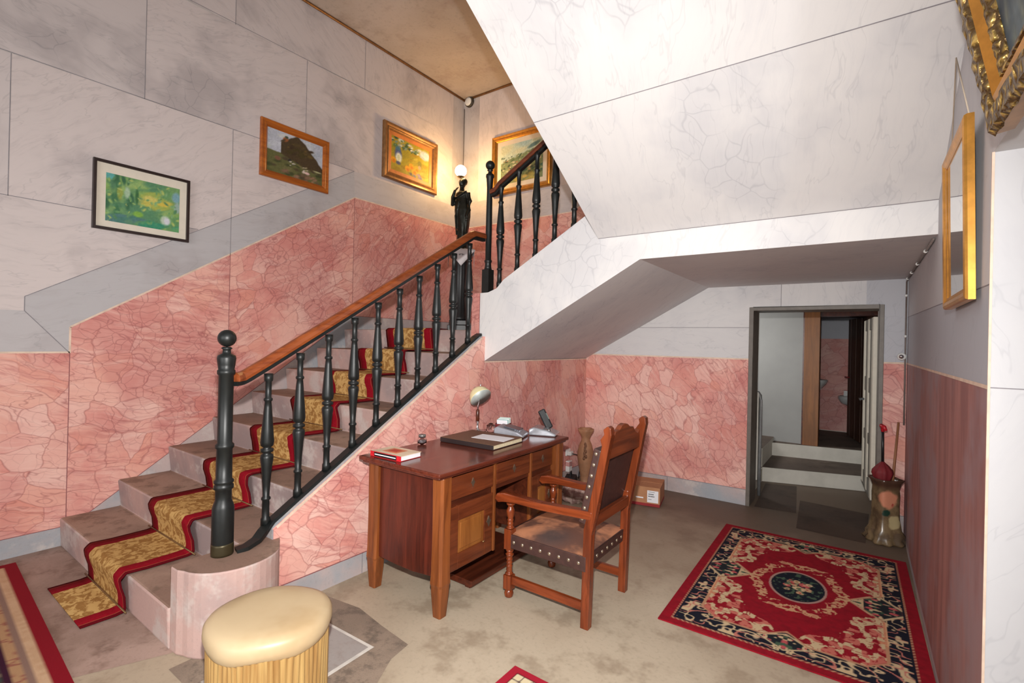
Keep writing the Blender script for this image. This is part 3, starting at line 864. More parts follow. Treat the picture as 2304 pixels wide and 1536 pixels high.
P.dab(.27, .66, .04, .12, (168, 194, 164), 0); P.dab(.18, .62, .04, .14, (150, 164, 82)); P.dab(.40, .62, .022, .16, (66, 110, 70)); P.dab(.58, .63, .10, .07, (206, 196, 110)); P.dab(.76, .57, .09, .05, (212, 190, 84))
P.dab(.95, .78, .06, .12, (128, 168, 178)); P.dab(.97, .55, .05, .12, (156, 178, 168)); P.dab(.05, .95, .06, .08, (96, 170, 166))
P.strokes(18, (.0, .0, .55, .16), [(80, 128, 116), (86, 126, 124), (98, 142, 114)], .08, 8); P.strokes(14, (.5, .0, 1, .14), [(62, 142, 112), (78, 152, 116), (104, 162, 108)], .07, 9)
P.strokes(90, (0, 0, 1, 1), [(110, 158, 104), (150, 182, 110), (90, 138, 98), (176, 190, 110), (130, 170, 120)], .03, 10, (0, 3), .5); P.dab(.80, .22, .07, .10, (190, 206, 186)); P.dab(.82, .21, .04, .07, (212, 214, 222)); P.dab(.42, .25, .07, .06, (132, 178, 78))
grid('print', P.grain(.08).a, .076, W_ - .070, .068, H_ - .086, CANVAS, p1, .0135)

# landscape with a dark hill, orange-brown frame
W_, H_ = .705, .535
p2 = wallthing('painting', 'landscape painting of a dark hill and pale cattle in a plain orange-brown frame', 'painting', (XL + .003, 2.272, 2.996), (0, 1, 0), (1, 0, 0), G_P)
ORW = make_wood('orange frame wood', rgb(186, 104, 38), rgb(150, 76, 26), 'x', .3)
frame_mesh(W_, H_, [(0, 0), (0, .026), (.008, .034), (.030, .026), (.042, .030), (.050, .026), (.066, .012), (.066, .006)]).build('frame', ORW, p2)
P = Paint(84, 64, (190, 194, 206), 1.3)
P.strokes(24, (0, .55, 1, 1), [(200, 204, 214), (176, 184, 196), (210, 212, 210), (186, 196, 192)], .12, 11)
P.lay((.52 - .10 * P.U - P.V + .03 * (fbm(P.U * 9, P.V * 9, 2) - .5)) / .02, (104, 104, 66))
P.strokes(40, (0, 0, 1, .42), [(92, 94, 58), (74, 78, 50), (116, 112, 74), (104, 92, 70), (84, 72, 56)], .07, 12, (-.2, .3))
hill = np.minimum((P.V - .30 - .42 * (.62 - P.U).clip(0, 1)) , (1.02 - np.abs(P.U - .52) * .9 - P.V - .45 * (P.U - .66).clip(0, 1)))
P.lay((hill + .05 * (fbm(P.U * 10, P.V * 10, 4) - .5)) / .03 * (P.U > .24), (80, 66, 48))
P.strokes(26, (.36, .55, .8, .82), [(88, 74, 48), (70, 56, 42), (104, 86, 50), (76, 66, 40)], .05, 14)
P.dab(.31, .84, .05, .05, (156, 98, 62), .6); P.dab(.27, .80, .05, .02, (86, 74, 56), .6); P.dab(.33, .90, .03, .03, (76, 84, 66))
P.strokes(10, (.38, .26, .56, .40), [(206, 200, 182), (52, 48, 52), (216, 208, 196), (60, 60, 62)], .022, 15); P.strokes(9, (.58, .20, .80, .34), [(214, 196, 184), (226, 208, 200), (70, 58, 56), (190, 178, 140)], .024, 16)
P.dab(.71, .20, .045, .035, (222, 190, 184)); P.dab(.90, .31, .09, .012, (176, 174, 132)); P.dab(.18, .35, .05, .05, (128, 92, 72)); P.strokes(14, (.3, .0, .95, .14), [(134, 104, 84), (110, 92, 72), (146, 116, 92)], .05, 17)
grid('canvas', P.grain(.10).a, .064, W_ - .064, .064, H_ - .064, CANVAS, p2, .009)

# still life with a blue jug and oranges, bronze-gold frame with orange slip
W_, H_ = .868, .655
p3 = wallthing('painting', 'still life painting of a blue jug and oranges in a bronze frame', 'painting', (XL + .003, 3.675, 3.385), (0, 1, 0), (1, 0, 0), G_P)
frame_mesh(W_, H_, [(0, 0), (0, .034), (.010, .046), (.030, .044), (.048, .034), (.060, .040), (.072, .034), (.084, .018), (.084, .008)]).build('frame', GOLDD, p3)
b = frame_mesh(W_ - .15, H_ - .15, [(0, .008), (0, .018), (.052, .012), (.052, .006)], .075, .075); b.build('inner_slip', plain('orange slip', rgb(196, 118, 58), .5), p3)
P = Paint(76, 60, (164, 148, 52), 1.3)
P.strokes(40, (0, 0, 1, .75), [(166, 150, 46), (150, 138, 48), (178, 160, 66), (156, 130, 42)], .09, 21)
P.strokes(30, (0, .74, .75, 1.0), [(66, 92, 62), (88, 116, 72), (120, 136, 130), (60, 76, 64), (196, 200, 196)], .045, 22); P.strokes(22, (.08, .70, .72, .86), [(216, 216, 212), (120, 140, 130), (150, 160, 160), (84, 100, 76)], .032, 23, (.2, .8))
P.dab(.88, .80, .15, .14, (188, 196, 204)); P.dab(.82, .70, .10, .03, (168, 176, 186), -.4)
P.dab(.18, .52, .085, .19, (74, 88, 142)); P.dab(.17, .68, .06, .06, (70, 110, 138)); P.dab(.19, .42, .075, .15, (214, 222, 214)); P.dab(.19, .42, .035, .09, (196, 204, 176)); P.dab(.18, .26, .06, .05, (84, 88, 120))
for cx, cy in ((.06, .30), (.42, .20), (.52, .30), (.66, .28), (.60, .18)): P.dab(cx, cy, .065, .09, (226, 158, 40), .3); P.dab(cx + .01, cy - .03, .04, .05, (204, 124, 34))
P.strokes(10, (.45, .02, .8, .14), [(118, 108, 132), (146, 124, 150), (100, 92, 96)], .04, 24, (-.7, -.3)); P.dab(.74, .46, .05, .10, (128, 120, 56)); P.dab(.74, .36, .04, .06, (176, 148, 116))
grid('canvas', P.grain(.10).a, .125, W_ - .125, .125, H_ - .125, CANVAS, p3, .009)

# hillside village, gold frame with cream mat, on the end wall
W_, H_ = .915, .77
p4 = wallthing('painting', 'hillside village painting with wide cream mat in gold frame behind the upper railing', 'painting', (-4.008, YB - .003, 3.415), (1, 0, 0), (0, -1, 0), G_P)
frame_mesh(W_, H_, [(0, 0), (0, .040), (.012, .050), (.034, .040), (.050, .046), (.062, .030), (.074, .018), (.074, .008)]).build('frame', GOLD, p4)
b = MB(); b.box(.068, W_ - .068, .068, H_ - .068, .004, .010); b.build('mat_board', plain('cream canvas mat', rgb(206, 194, 176), .8, var=.03), p4)
P = Paint(84, 70, (176, 190, 176), 1.2)
P.strokes(20, (0, .72, 1, 1), [(184, 194, 174), (160, 182, 178), (190, 192, 164)], .12, 31)
P.lay((.56 + .28 * P.U - P.V + .05 * (fbm(P.U * 8, P.V * 8, 6) - .5)) / .03, (120, 132, 96))
P.strokes(130, (0, .2, 1, .74), [(76, 94, 66), (106, 120, 84), (56, 70, 56), (150, 152, 116), (90, 108, 84)], .030, 32, (-.4, .8))
P.strokes(60, (.05, .18, .95, .60), [(190, 140, 104), (208, 168, 130), (196, 184, 156), (164, 110, 84), (216, 196, 168)], .022, 33, (-.1, .2))
P.strokes(30, (.4, .1, 1, .35), [(56, 84, 72), (72, 104, 90), (84, 96, 62), (60, 70, 60)], .045, 34); P.strokes(18, (0, 0, 1, .14), [(170, 156, 84), (150, 140, 78), (190, 172, 104)], .06, 35)
P.dab(.80, .86, .16, .05, (96, 122, 120), .3)
grid('canvas', P.grain(.12).a, .135, W_ - .135, .135, H_ - .135, CANVAS, p4, .0115)

# mirror in a gilt frame on the near wall
t = NT('mirror glass'); nz = t.noise(t.obj(), 5, 2).outputs[0]
MIRROR = t.set(Base_Color=t.mix(nz, rgb(226, 226, 224), rgb(236, 236, 234)), Metallic=1.0, Roughness=.015)
mw, mh = .505, .590
mi = wallthing('wall_mirror', 'upright mirror in a smooth gilt frame leaning from the pink and grey wall', 'mirror', (XR - .012, 2.590, 1.668), (0, -1, 0), (-1, 0, 0), lean=.020)
frame_mesh(mw, mh, [(0, 0), (0, .018), (.003, .025), (.012, .028), (.024, .026), (.034, .020), (.042, .018), (.046, .012)]).build('frame', GOLD, mi)
b = MB(); b.box(.040, mw - .040, .040, mh - .040, .003, .0155); b.build('mirror_glass', MIRROR, mi)
b = MB(); b.tube([(.05, mh, .004), (.25, mh + .30, .012), (.455, mh, .004)], .0022, 6); b.build('hanging_cord', plain('pale cord', rgb(196, 180, 160), .8), mi)

# ornate gilt picture, top corner
gw, gh = .80, .62
gp = wallthing('painting', 'dark blue-green painting in a carved and beaded gilt frame leaning out above the wall opening', 'painting', (.293, 1.665, 2.040), (0, -1, 0), (-1, 0, 0), lean=.185)
t = NT('carved gilding'); v = t.obj(); cells = t.voro(warp(t, v, 26, .03), 34).outputs[0]
t.bump(t.mr(cells, 0, .5), .9, .012)
CARVED = t.set(Base_Color=t.mix(t.mr(cells, .05, .4), rgb(96, 74, 44), rgb(206, 172, 96)), Metallic=.6, Roughness=.4)
frame_mesh(gw, gh, [(.004, 0), (.004, .032), (.0, .036)]).build('frame_edge', GOLDD, gp)
frame_mesh(gw, gh, [(0, .034), (.012, .046), (.050, .044), (.062, .034)], wav=.004, nseg=24).build('carved_rim', CARVED, gp)
frame_mesh(gw - .124, gh - .124, [(0, .02), (0, .034), (.012, .039), (.034, .024), (.040, .018)], .062, .062).build('frame', GOLD, gp)
b = frame_mesh(gw - .20, gh - .20, [(0, .016), (.004, .026), (.016, .022), (.030, .010), (.030, .006)], .10, .10, wav=.002, nseg=40); b.build('beaded_slip', CARVED, gp)
P = Paint(60, 44, (78, 92, 100), 1.3)
P.strokes(40, (0, 0, 1, 1), [(70, 84, 94), (92, 106, 112), (58, 70, 80), (104, 116, 110), (120, 126, 112)], .13, 41, (.8, 1.6))
grid('canvas', P.grain(.12).a, .128, gw - .128, .128, gh - .128, CANVAS, gp, .008)

# ---------------------------------------------------------------- lamp in the landing corner
px_, py_ = -4.115, 4.60
PRZ = .72
pd = thing('pedestal', 'tall black fluted wooden pedestal in the landing corner, under a white cloth', 'pedestal', (px_, py_, LAND), PRZ)
b = MB(); b.box(px_ - .15, px_ + .15, py_ - .15, py_ + .15, LAND, LAND + .10); b.box(px_ - .13, px_ + .13, py_ - .13, py_ + .13, LAND + .10, LAND + .16); bw(b, 'base', BLACKP, pd, bevel=.006)
b = MB(); b.lathe([(.115, .16), (.12, .19), (.10, .22), (.095, .90), (.115, .93), (.12, .96)], 36, (px_, py_, LAND), flute=lambda a, z: 1 + (.06 * math.cos(12 * a) if .21 < z < .91 else 0)); bw(b, 'fluted_column', BLACKP, pd)
b = MB(); b.box(px_ - .14, px_ + .14, py_ - .14, py_ + .14, LAND + .96, LAND + 1.035); bw(b, 'top', BLACKP, pd, bevel=.008)

cl = MB(); zt = LAND + 1.040                                            # doily with hanging points
n = 14; q = .152; ang0 = .62                                            # turned so a point hangs to the front
cv, cf = [], []
for i in range(n + 1):
    for j in range(n + 1):
        a, c_ = (i / n * 2 - 1) * .24, (j / n * 2 - 1) * .24
        x, y = a * math.cos(PI / 4) - c_ * math.sin(PI / 4), a * math.sin(PI / 4) + c_ * math.cos(PI / 4)
        ex = max(abs(x), abs(y)) - q
        if ex > 0:
            k = q / max(abs(x), abs(y)); z = -ex * 1.15
            if abs(x) > abs(y): x, y = math.copysign(q + .004 + .03 * ex, x), y
            else: x, y = x, math.copysign(q + .004 + .03 * ex, y)
        else: z = 0
        cv.append((px_ + x, py_ + y, zt + z))
for i in range(n):
    for j in range(n): cf.append((i * (n + 1) + j, (i + 1) * (n + 1) + j, (i + 1) * (n + 1) + j + 1, i * (n + 1) + j + 1))
cl.add(cv, cf, 0, True)
for k in range(5):                                                       # stitched monogram on the front point
    cl.tube([(px_ - .03 + .013 * k, py_ - q - .014, zt - .070 + .006 * (k % 2)), (px_ - .024 + .013 * k, py_ - q - .014, zt - .086 + .008 * (k % 3)), (px_ - .018 + .013 * k, py_ - q - .014, zt - .072)], .0022, 5, 1)
cl.v = [(x - px_, y - py_, z) for x, y, z in cl.v]
o = cl.build('doily', [plain('white linen', rgb(226, 220, 222), .85, var=.03), plain('dark stitching', rgb(70, 66, 74), .9)], solid=.003, recalc=False)
o.location = (px_, py_, 0); o.rotation_euler = (0, 0, PRZ)
tag(o, 'white linen doily with a small dark monogram draped over the black pedestal', 'cloth')

fg = thing('figure_lamp', 'dark bronze draped woman statuette carrying a glowing white globe lamp on her head', 'lamp', (px_, py_, zt + .004))
zb = zt + .004; b = MB()
body = [(.090, .078, 0), (.092, .080, .015), (.080, .070, .03), (.074, .066, .10), (.072, .064, .22), (.088, .074, .32), (.104, .082, .42), (.108, .084, .50), (.100, .076, .58), (.094, .068, .64), (.104, .066, .69), (.098, .058, .72), (.060, .046, .735), (.034, .036, .75), (.029, .031, .775), (.028, .030, .80)]
seg = 24; vs, fs = [], []
for i, (a, c_, z) in enumerate(body):
    for k in range(seg):
        th = 2 * PI * k / seg; fl = 1 + .06 * math.sin(7 * th + z * 9) * (1 if .03 < z < .60 else .2)
        vs.append((px_ + a * fl * math.cos(th) + .012 * math.sin(z * 6), py_ + c_ * fl * math.sin(th), zb + z))
for i in range(len(body) - 1):
    for k in range(seg): fs.append((i * seg + k, i * seg + (k + 1) % seg, (i + 1) * seg + (k + 1) % seg, (i + 1) * seg + k))
fs.append(tuple(reversed(range(seg)))); fs.append(tuple((len(body) - 1) * seg + k for k in range(seg)))
b.add(vs, fs, 0, True)
hx, hz = px_ - .008, zb + .845
b.ball((hx, py_, hz), .050, 0, 20, .86, .98, 1.22); b.ball((hx + .004, py_ + .018, hz + .022), .054, 0, 20, .95, .95, .9); b.ball((hx, py_ + .058, hz + .012), .024, 0, 12)
b.tube([(hx, py_ - .046, hz + .012), (hx, py_ - .058, hz - .006), (hx, py_ - .048, hz - .010)], [.006, .009, .007], 8)
for s in (-1, 1): b.ball((hx + s * .018, py_ - .044, hz + .010), .007, 0, 8); b.ball((hx + s * .044, py_ + .004, hz - .002), .012, 0, 8, .5, 1, 1.3)
b.ball((hx, py_ - .047, hz - .026), .009, 0, 8, 1.5, 1, .5)
b.tube([(px_ - .085, py_, zb + .705), (px_ - .125, py_ - .02, zb + .62), (px_ - .115, py_ - .055, zb + .575), (px_ - .085, py_ - .09, zb + .66), (px_ - .050, py_ - .085, zb + .745)], [.032, .028, .026, .022, .016], 12)
for k in range(4): b.tube([(px_ - .056 + .009 * k, py_ - .084, zb + .74), (px_ - .046 + .010 * k, py_ - .074, zb + .770 - .004 * abs(k - 1.5)), (px_ - .038 + .010 * k, py_ - .060, zb + .782)], [.0052, .005, .004], 6)
b.tube([(px_ - .058, py_ - .076, zb + .735), (px_ - .040, py_ - .088, zb + .748)], [.006, .005], 6)
b.tube([(px_ + .090, py_, zb + .705), (px_ + .122, py_ + .005, zb + .60), (px_ + .125, py_ - .012, zb + .49), (px_ + .110, py_ - .045, zb + .40)], [.032, .028, .024, .017], 12)
for k in range(4): b.tube([(px_ + .104 + .007 * k, py_ - .050 + .005 * k, zb + .40), (px_ + .100 + .007 * k, py_ - .056 + .004 * k, zb + .37 - .004 * (k % 2)), (px_ + .094 + .007 * k, py_ - .056 + .004 * k, zb + .35)], [.0055, .005, .004], 6)
b.tube([(px_ - .10, py_ - .045, zb + .66), (px_ - .02, py_ - .074, zb + .655), (px_ + .06, py_ - .062, zb + .70), (px_ + .09, py_ - .03, zb + .725)], .012, 8)
b.tube([(px_ + .02, py_ - .085, zb + .60), (px_ - .03, py_ - .092, zb + .42), (px_ - .02, py_ - .078, zb + .18)], [.010, .013, .008], 8)
BRONZE = plain('dark bronze', rgb(40, 40, 34), .38, .55, .2, 18)
o = bw(b, 'figure', BRONZE, fg)
rm = o.modifiers.new('r', 'REMESH'); rm.mode = 'VOXEL'; rm.voxel_size = .0055; rm.use_smooth_shade = True
sm_ = o.modifiers.new('s', 'SMOOTH'); sm_.iterations = 2; sm_.factor = .5
gx, gz = px_ - .040, zb + 1.005
b = MB(); b.tube([(hx, py_ + .005, hz + .055), (hx - .012, py_ + .002, hz + .082), (gx, py_, gz - .076)], [.014, .012, .018], 10); b.lathe([(.020, -.088), (.048, -.074), (.050, -.068), (.030, -.064)], 20, (gx, py_, gz)); bw(b, 'lamp_holder', BRASS, fg)
t = NT('lit globe'); t.b.inputs['Emission Strength'].default_value = 112.0
t.set(Base_Color=rgb(255, 250, 240), Emission_Color=t.mix(t.noise(t.obj(), 4, 1).outputs[0], (1.0, .61, .24), (1.0, .64, .27)))
b = MB(); b.ball((gx, py_, gz), .072, 0, 28); bw(b, 'lamp_globe', t.mat, fg)

# ---------------------------------------------------------------- writing desk
dk = thing('desk', 'reddish brown wooden pedestal desk with tapered orange legs standing against the stair wall', 'desk', (-2.12, 2.56, 0))
b = MB(); b.prism([(-2.46, 1.865), (-1.785, 1.865), (-1.785, 3.255), (-2.46, 3.255)], 'z', .772, .797); b.prism([(-2.445, 1.88), (-1.80, 1.88), (-1.80, 3.24), (-2.445, 3.24)], 'z', .758, .772); bw(b, 'top', DESKT, dk, bevel=.008)


def deskleg(x, y, sx):
    b = MB(); r = .042
    def ring(r, ch, z): return [(x + a, y + c, z) for a, c in [(r, r - ch), (r - ch, r), (-r + ch, r), (-r, r - ch), (-r, -r + ch), (-r + ch, -r), (r - ch, -r), (r, -r + ch)]]
    lv = [(.028, .006, 0), (.039, .010, .14), (.041, .012, .17), (.044, .010, .185), (.043, .010, .205), (.042, .012, .24), (.042, .016, .45), (.042, .012, .758)]
    vs = [p for l in lv for p in ring(*l)]; fs = []
    for i in range(len(lv) - 1):
        for k in range(8): fs.append((i * 8 + k, i * 8 + (k + 1) % 8, (i + 1) * 8 + (k + 1) % 8, (i + 1) * 8 + k))
    fs += [tuple(reversed(range(8))), tuple(8 * (len(lv) - 1) + k for k in range(8))]
    b.add(vs, fs); bw(b, 'leg', DESKO, dk, bevel=.002)


for x, y in [(-1.845, 1.950), (-2.385, 1.950), (-1.845, 3.170), (-2.385, 3.170)]: deskleg(x, y, 1)
for y in (1.938, 3.158):
    b = MB(); b.prism([(-2.35, .195), (-2.2, .188), (-2.05, .188), (-1.88, .205), (-1.88, .758), (-2.35, .758)], 'y', y, y + .024); bw(b, 'side_panel', DESKR, dk, bevel=.003)
b = MB(); b.box(-2.41, -2.39, 1.98, 3.14, .30, .758); bw(b, 'back_panel', DESKR, dk)
for (ya_, yb_) in ((1.962, 2.425), (2.835, 3.155)):
    b = MB(); b.box(-2.38, -1.866, ya_, yb_, .19, .757); bw(b, 'pedestal_body', DESKD, dk, bevel=.002)


def escutcheon(par, x, y, z, s=1):
    b = MB(); b.prism([(y, z - .030 * s), (y + .010 * s, z - .010 * s), (y + .020 * s, z), (y + .010 * s, z + .010 * s), (y, z + .030 * s), (y - .010 * s, z + .010 * s), (y - .020 * s, z), (y - .010 * s, z - .010 * s)], 'x', x, x + .004)
    o = b.build('escutcheon', PEWTER, par); return o


def front(name, y0, y1, z0, z1, mat):
    b = MB(); b.box(-1.866, -1.846, y0, y1, z0, z1); return bw(b, name, mat, dk, bevel=.003)


LDR = make_wood('desk drawer wood', rgb(118, 58, 31), rgb(78, 33, 17), 'y', .3)
for y0, y1 in ((2.015, 2.405), (2.445, 2.815), (2.850, 3.115)):
    d = front('drawer', y0, y1, .605, .735, LDR); escutcheon(d, -1.846, (y0 + y1) / 2, .672, .9)
b = MB(); b.box(-1.872, -1.842, 1.99, 3.13, .740, .757); bw(b, 'front_rail', DESKD, dk, bevel=.002)
b = MB(); b.box(-1.90, -1.86, 2.425, 2.835, .575, .600); bw(b, 'drawer_rail', DESKD, dk)
for y in (2.412, 2.822): b = MB(); b.box(-1.868, -1.842, y, y + .022, .20, .740); bw(b, 'divider', DESKO, dk, bevel=.004)
b = MB(); b.box(-1.842, -1.826, 2.395, 2.422, .742, .755); bw(b, 'slide_knob', DESKO, dk, bevel=.004)
for y0, y1 in ((2.015, 2.405), (2.850, 3.115)):
    d = MB(); z0, z1 = .205, .565
    for a in [(y0, y0 + .075, z0, z1), (y1 - .075, y1, z0, z1), (y0 + .075, y1 - .075, z0, z0 + .085), (y0 + .075, y1 - .075, z1 - .085, z1)]: d.box(-1.868, -1.846, *a)
    d = bw(d, 'door', LDR, dk, bevel=.003)
    b = MB(); b.box(-1.868, -1.856, y0 + .07, y1 - .07, z0 + .08, z1 - .08); b.box(-1.858, -1.851, y0 + .10, y1 - .10, z0 + .105, z1 - .105); b.build('door_panel', PANELW, d, bevel=.003)
    escutcheon(d, -1.846, y1 - .038, .40, 1.1); b = MB(); b.tube([(-1.838, y1 - .10, z0 + .09), (-1.838, y1 - .085, z0 + .09)], .004, 6); b.build('door_catch', BRASS, d)
b = MB(); b.box(-2.28, -1.89, 2.27, 2.99, .012, .050); bw(b, 'footboard', DESKD, dk, bevel=.004)
for x in (-2.25, -1.93): b = MB(); b.box(x - .02, x + .02, 2.28, 2.98, 0, .012); bw(b, 'footboard_runner', DESKD, dk)
b = MB(); b.box(-2.40, -1.93, 3.19, 3.235, .690, .715); bw(b, 'side_ledge', DESKT, dk, bevel=.006)

# ---------------------------------------------------------------- armchair
ch = thing('armchair', 'old wooden armchair with studded worn brown leather seat pulled up to the desk', 'chair', (-1.42, 2.59, 0))
t = NT('worn leather seat'); v = t.obj()
w1 = t.noise(warp(t, v, 3, .2), 3.6, 4, .6).outputs[0]; w2 = t.noise(v, 60, 3, .6).outputs[0]
c = t.mix(t.mr(w1, .38, .62), rgb(104, 70, 58), rgb(196, 132, 96)); d_ = t.n('VectorMath', operation='DISTANCE'); t.put(d_.inputs[0], v); d_.inputs[1].default_value = (-1.42, 2.42, .40)
c = t.mix(t.math('MULTIPLY', t.math('SUBTRACT', 1, t.mr(d_.outputs['Value'], .02, .16)), .75), c, rgb(70, 62, 62))
t.bump(w2, .3, .003); LEA = t.set(Base_Color=c, Roughness=.6)
LEAD = plain('dark brown leather', rgb(62, 38, 34), .5, var=.2, scale=30, bump=.2)
YN, YFa = 2.345, 2.835
post = [(-1.185, 0), (-1.138, 0), (-1.130, .50), (-1.106, .62), (-1.045, .96), (-1.030, 1.035), (-1.034, 1.070), (-1.052, 1.080), (-1.076, 1.060), (-1.070, 1.035), (-1.092, 1.005), (-1.082, .975), (-1.154, .62), (-1.176, .52)]
for y in (YN, YFa):
    b = MB(); b.prism(post, 'y', y - .023, y + .023); bw(b, 'leg', CHAIRW, ch, bevel=.004)
    b = MB(); x = -1.665
    b.lathe([(.012, 0), (.024, .008), (.028, .028), (.022, .046), (.014, .054)], 20, (x, y, 0)); b.box(x - .026, x + .026, y - .026, y + .026, .052, .135)
    b.lathe([(.022, .135), (.026, .142), (.016, .152), (.019, .165), (.016, .175), (.020, .186), (.016, .196), (.020, .206), (.016, .216), (.021, .226), (.017, .236), (.022, .248), (.026, .256), (.015, .264), (.024, .276), (.020, .285)], 18, (x, y, 0))
    b.box(x - .026, x + .026, y - .026, y + .026, .285, .405)
    b.lathe([(.020, .405), (.026, .412), (.015, .422), (.020, .436), (.016, .446), (.020, .456), (.016, .466), (.020, .476), (.024, .496), (.026, .510), (.018, .528), (.014, .536), (.026, .548), (.026, .556)], 18, (x, y, 0))
    bw(b, 'leg', CHAIRW, ch, bevel=.003)
    b = MB(); b.prism([(-1.768, .568), (-1.752, .600), (-1.70, .612), (-1.45, .604), (-1.128, .622), (-1.132, .578), (-1.45, .563), (-1.62, .566), (-1.70, .558), (-1.742, .548)], 'y', y - .027, y + .027); bw(b, 'armrest', CHAIRX, ch, bevel=.006)
    b = MB(); b.box(-1.64, -1.18, y - .011, y + .011, .086, .132); bw(b, 'stretcher', CHAIRX, ch, bevel=.002)
b = MB(); b.prism([(YN + .02, .895), (YFa - .02, .895), (YFa - .02, 1.005), (2.785, .985), (2.745, 1.000), (2.715, 1.030), (2.665, 1.036), (2.630, 1.055), (2.59, 1.062), (2.55, 1.055), (2.515, 1.036), (2.465, 1.030), (2.435, 1.000), (2.395, .985), (YN + .02, 1.005)], 'x', -1.096, -1.066)
o = bw(b, 'crest_rail', CHAIRY, ch, bevel=.004)
b = MB(); b.box(-1.155, -1.125, YN + .02, YFa - .02, .535, .590); bw(b, 'back_rail', CHAIRY, ch, bevel=.003)
b = MB(); dv = Vector((.072, 0, .35)).normalized(); nv = Vector((-dv.z, 0, dv.x))
cc = Vector((-1.118, 2.59, .745)) + nv * .032
b.obox(cc, nv * .021, (0, .262, 0), dv * .205, 0); bk = bw(b, 'back_leather', LEAD, ch, bevel=.006)
def stud(p, par, sx=1, sy=1):
    b = MB(); b.ball(p, .0100, 0, 10, sx, sy, 1); b.build('stud', STUD, par)


for sy in (-1, 1):
    for k in range(7):
        stud(cc + Vector((0, sy * .263, 0)) + dv * (-.180 + k * .060) + nv * .002, bk, 1, .5)
# seat cushion
b = MB(); xs = np.linspace(-1.690, -1.160, 13); ys = np.linspace(2.322, 2.858, 13); vs, fs = [], []
for i, x in enumerate(xs):
    for j, y in enumerate(ys):
        e = min(1, 3.2 * min(i, 12 - i) / 12 + .0) * min(1, 3.2 * min(j, 12 - j) / 12)
        vs.append((x, y, .378 + .026 * e ** .6 + .004 * math.sin(i * 2.1) * math.sin(j * 1.7)))
for i in range(12):
    for j in range(12): fs.append((i * 13 + j, (i + 1) * 13 + j, (i + 1) * 13 + j + 1, i * 13 + j + 1))
b.add(vs, fs, 0, True); b.build('seat', LEA, ch, loc=at(ch), recalc=True)
b = MB()
for a in [(-1.692, -1.158, 2.320, 2.332, .300, .380), (-1.692, -1.158, 2.848, 2.860, .300, .380), (-1.692, -1.680, 2.332, 2.848, .300, .380), (-1.170, -1.158, 2.332, 2.848, .310, .380)]: b.box(*a)
b.box(-1.68, -1.17, 2.332, 2.848, .315, .335)
bd = bw(b, 'seat_band', LEAD, ch, bevel=.004)
for k in range(8): stud((-1.62 + k * .060, 2.319, .340), bd, 1, .5)
for k in range(7): stud((-1.157, 2.39 + k * .066, .345), bd, .5, 1)

# ---------------------------------------------------------------- things on the desk (top at .797)
ZD = .798
bk = thing('book', 'thick paperback with cream cover and red spine ends on the desk', 'book', (-2.275, 1.995, ZD), .03)
b = MB(); b.box(-.128, .128, -.082, .084, 0, .0025, 0); b.box(-.128, .128, -.082, .084, .0275, .030, 1); b.box(-.130, .130, -.085, -.081, 0, .030, 2); b.box(-.095, .095, -.0862, -.0848, .003, .027, 3); b.box(-.090, .090, -.0868, -.086, .012, .018, 4)
b.box(-.070, .050, -.045, .050, .0300, .0306, 5); b.box(-.045, .025, -.022, .030, .0306, .0311, 6)
b.build('cover', [REDM, plain('cream book cover', rgb(226, 204, 178), .5), plain('bright red spine', rgb(206, 32, 44), .45), BLACKP, PAPER, plain('orange cover picture', rgb(214, 128, 92), .5), plain('red cover picture', rgb(190, 60, 40), .5)], bk)
b = MB(); b.box(-.124, .124, -.081, .080, .0025, .0275); b.build('pages', PAPER, bk)

fd = thing('portfolio', 'dark brown leather portfolio with cream pages lying flat on the desk', 'portfolio', (-2.150, 2.665, ZD), .04)
b = MB(); b.box(-.232, .222, -.175, .185, 0, .004, 0); b.box(-.232, .222, -.175, .185, .030, .034, 1); b.box(-.232, .222, -.178, -.172, .002, .032, 0); b.build('cover', [plain('black leather', rgb(44, 34, 34), .45), plain('brown leather', rgb(104, 72, 52), .55, bump=.1, scale=60)], fd, bevel=.002)
b = MB(); b.box(-.228, .214, -.171, .180, .004, .030); b.build('pages', PAGES, fd)
b = MB(); b.box(-.13, .13, -.075, .075, 0, .0016); o = b.build('paper_sheet', PAPER); o.location = (-2.075, 2.690, ZD + .0346); o.rotation_euler = (0, 0, .12)
tag(o, 'white sheet of paper lying on the brown portfolio', 'paper')

jr = thing('ink_jar', 'small glass jar with grey lid on the desk edge near the stairs', 'jar', (-2.405, 2.335, ZD))
b = MB(); b.lathe([(.001, 0), (.026, .001), (.031, .010), (.031, .034), (.022, .046), (.021, .052), (.019, .052), (.020, .045), (.028, .033), (.028, .011), (.001, .004)], 24); b.build('glass_body', GLASS, jr)
b = MB(); b.lathe([(.001, .0045), (.0272, .012), (.0272, .028), (.001, .028)], 20); b.build('ink', plain('grey ink', rgb(120, 112, 116), .3), jr)
b = MB(); b.lathe([(.001, .053), (.024, .053), (.025, .056), (.025, .064), (.022, .067), (.001, .067)], 24); b.build('lid', plain('grey lid', rgb(120, 118, 116), .35, .4), jr)

